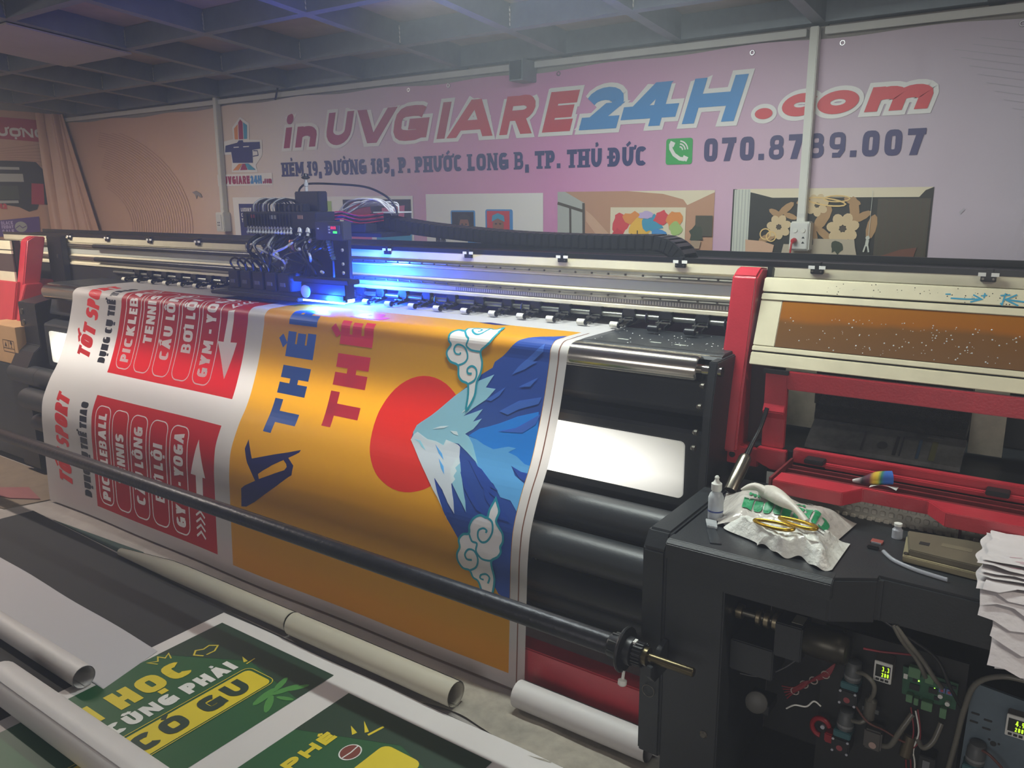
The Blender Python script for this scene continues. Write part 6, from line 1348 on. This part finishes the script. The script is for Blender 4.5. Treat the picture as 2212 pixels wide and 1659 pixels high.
px_.layer('fragile_symbols', sq, mat('carton_ink', '#3c2c20', .7))
# posters
ZP = .0065
po = thing('green_poster_sheet', 'white sheet with two green and yellow posters lying on the black mat', 'poster', (-1.7, 1.2, ZP))
MB().grid(lambda u, v: (u, v, ZP + (.004 * math.sin((u + 2.45) * 6) ** 2 if v > 1.59 else 0)), [-2.45 + 1.6 * i / 40 for i in range(41)], [.35, .9, 1.3, 1.55, 1.60]).build('paper_sheet', m_pap, po, smooth=60)
pf = Print(lambda a, b, l: (a, b, ZP + .0006 + l), po, .0005)
gk = {k: mat('poster_' + k, h, .5) for k, h in dict(green='#0a4a20', dgreen='#072c18', yellow='#c4b018', white='#c9c9c4', leaf='#3c7a34', gold='#b8a82c', brown='#6a2c20').items()}
pf.layer('green_ground', rect(-2.39, -1.81, .5, 1.55), gk['green'])
pf.layer('green_shade', fill([(-2.39, 1.30), (-2.39, 1.55), (-1.81, 1.55), (-1.81, 1.40), (-2.1, 1.45)]), gk['dgreen'])
pf.reset(0)
pf.layer('green_ground', rect(-1.70, -1.15, .6, 1.51), gk['green'])
pf.layer('green_shade', fill([(-1.70, 1.30), (-1.70, 1.51), (-1.15, 1.51), (-1.15, 1.35), (-1.4, 1.42)]), gk['dgreen'])
def fw(polys, x, y): return [[(x - p[1], y + p[0]) for p in q] for q in polys]
pf.layer('poster_lettering', fw(text('I HỌC', .105, .03, .33, gap=.16), -2.20, .985), gk['yellow'])
pf.reset(2)
pf.layer('poster_lettering', fw(text('CŨNG PHẢI', .062, .019, .42, gap=.14), -2.10, .985), gk['white'])
pf.reset(2)
pf.layer('yellow_band', [rrect(-2.065, -1.945, .6, 1.415, .02)] , gk['yellow'])
r = rrect(-2.075, -1.938, .6, 1.425, .025); pf.layer('band_line', ribbon(r + [r[0]], .003), gk['gold'])
pf.layer('poster_lettering', fw(text('CÓ GU', .082, .024, .37, gap=.18), -1.965, .99), gk['dgreen'])
pf.reset(2)
pf.layer('doodle', ribbon([(-2.254, 1.381), (-2.285, 1.365), (-2.305, 1.385), (-2.29, 1.405), (-2.295, 1.43), (-2.27, 1.448), (-2.25, 1.42), (-2.252, 1.39)], .006) + ribbon([(-2.335, 1.265), (-2.37, 1.25), (-2.35, 1.275), (-2.375, 1.29), (-2.348, 1.30), (-2.365, 1.323), (-2.33, 1.31)], .005) + fill([(-2.144, 1.452), (-2.11, 1.432), (-2.105, 1.445)]) + ribbon([(-2.099, 1.468), (-2.095, 1.432)], .005), gk['gold'])
lf = []
for (x, y, a, L) in ((-1.90, 1.35, 100, .05), (-1.875, 1.41, 70, .045), (-1.86, 1.335, 130, .045), (-1.85, 1.44, 60, .035), (-1.91, 1.42, 110, .04), (-1.84, 1.38, 20, .03)):
    c, s_ = math.cos(math.radians(a)), math.sin(math.radians(a)); lf.append([(x + c * L * math.cos(b) - s_ * L * .28 * math.sin(b), y + s_ * L * math.cos(b) + c * L * .28 * math.sin(b)) for b in [2 * math.pi * j / 10 for j in range(10)]])
pf.reset(2)
pf.layer('leaf_print', lf, gk['leaf'])
pf.reset(2)
pf.layer('poster_lettering', fw(text('PHÊ', .042, .0135, .17, gap=.16), -1.572, 1.175), gk['yellow'])
pf.reset(2)
pf.layer('bean_ring', disc(-1.495, 1.32, .030, .034), gk['white']); pf.layer('bean', disc(-1.495, 1.32, .0265, .030), gk['brown']); pf.layer('bean_line', ribbon([(-1.495, 1.29), (-1.492, 1.32), (-1.495, 1.35)], .004), gk['white'])
pf.reset(2)
pf.layer('doodle', fill([(-1.578, 1.402), (-1.545, 1.375), (-1.54, 1.39)]) + fill([(-1.563, 1.44), (-1.522, 1.402), (-1.515, 1.412)]) + ribbon([(-1.496, 1.452), (-1.507, 1.40)], .008), gk['yellow'])
pf.reset(2)
pf.layer('yellow_band', [rrect(-1.44, -1.30, .7, 1.40, .025)], gk['yellow'])
pf.layer('poster_lettering', fw(text('C', .10, .03, .10), -1.325, 1.20), gk['dgreen'])
# paper rolls
def roll(name, x0, x1, y, r, m, label, turns=2.4, taper=None, zoff=0.0):
    t_ = thing(name, label, 'paper roll', ((x0 + x1) / 2, y, 0.006))
    n = int(turns * 26); sp = []
    for i in range(n + 1):
        a = -math.pi / 2 + 2 * math.pi * turns * i / n; q = r - (.0022 * turns) * (1 - i / n)
        sp.append((y + q * math.cos(a), r + .0075 + zoff + q * math.sin(a)))
    us = [x0 + (x1 - x0) * i / 12 for i in range(13)]
    def fn(u, k):
        f = 1.0 if taper is None else taper + (1 - taper) * min(1, (u - x0) / (.35 * (x1 - x0)))
        p = sp[k]; return (u + .0015 * k / n, y + (p[0] - y) * f, .0075 + (p[1] - .0075) * f)
    mb = MB(); vsx = list(range(n + 1)); mb.grid(fn, us, vsx); mb.build('rolled_sheet', m, t_, smooth=60)
    return t_
roll('paper_roll', -3.24, -2.135, 1.653, .037, m_cream, 'cream paper roll under the red half of the hanging sheet', taper=.45)
roll('paper_roll', -2.115, -1.385, 1.645, .041, m_cream, 'cream paper roll below the yellow print with frayed right end')
roll('paper_roll', -1.235, -.805, 1.755, .042, m_pap, 'white paper roll lying against the red base beam')
ra = roll('paper_roll', -3.6, -2.405, 1.063, .037, m_pap, 'white rolled sheet end beside its unrolled white sheet', turns=1.9)
t_ = MB().grid(lambda u, v: (u - .06 * v, 1.09 + v * (.222 - .03 * (u + 2.4)), .010 + .003 * math.sin(u * 9)), [-3.7 + 1.35 * i / 30 for i in range(31)], [0, .3, .6, .85, 1]).build('unrolled_sheet', mat('grey_white_paper', '#a3a2a6', .55), ra, smooth=60)
roll('paper_roll', -2.575, -1.55, .895, .057, m_pap, 'thick white paper roll at the bottom left over the green poster', turns=2.6)

# ---------------------------------------------------------------- shared groups of alike things
GROUPS = {'paper_roll': 'paper rolls on the floor', 'diaphragm_pump': 'small pumps in the machine bay', 'digital_gauge': 'digital gauges in the machine bay', 'batten_lamp': 'batten lamps under the mezzanine', 'cable_conduit': 'cable ducts on the back wall', 'wall_socket': 'sockets on the back wall', 'air_hose': 'grey hoses in the machine bay', 'clear_hose': 'clear hoses in the machine bay', 'board_wire': 'wires hanging from the circuit board', 'white_wire': 'loose wires in the machine bay', 'floor_mat': 'mats on the floor', 'dark_hose': 'dark hoses in the machine bay'}
for o in list(bpy.data.objects):
    if o.parent is None and 'category' in o:
        g = GROUPS.get(o.name.split('.')[0])
        if g: o['group'] = g
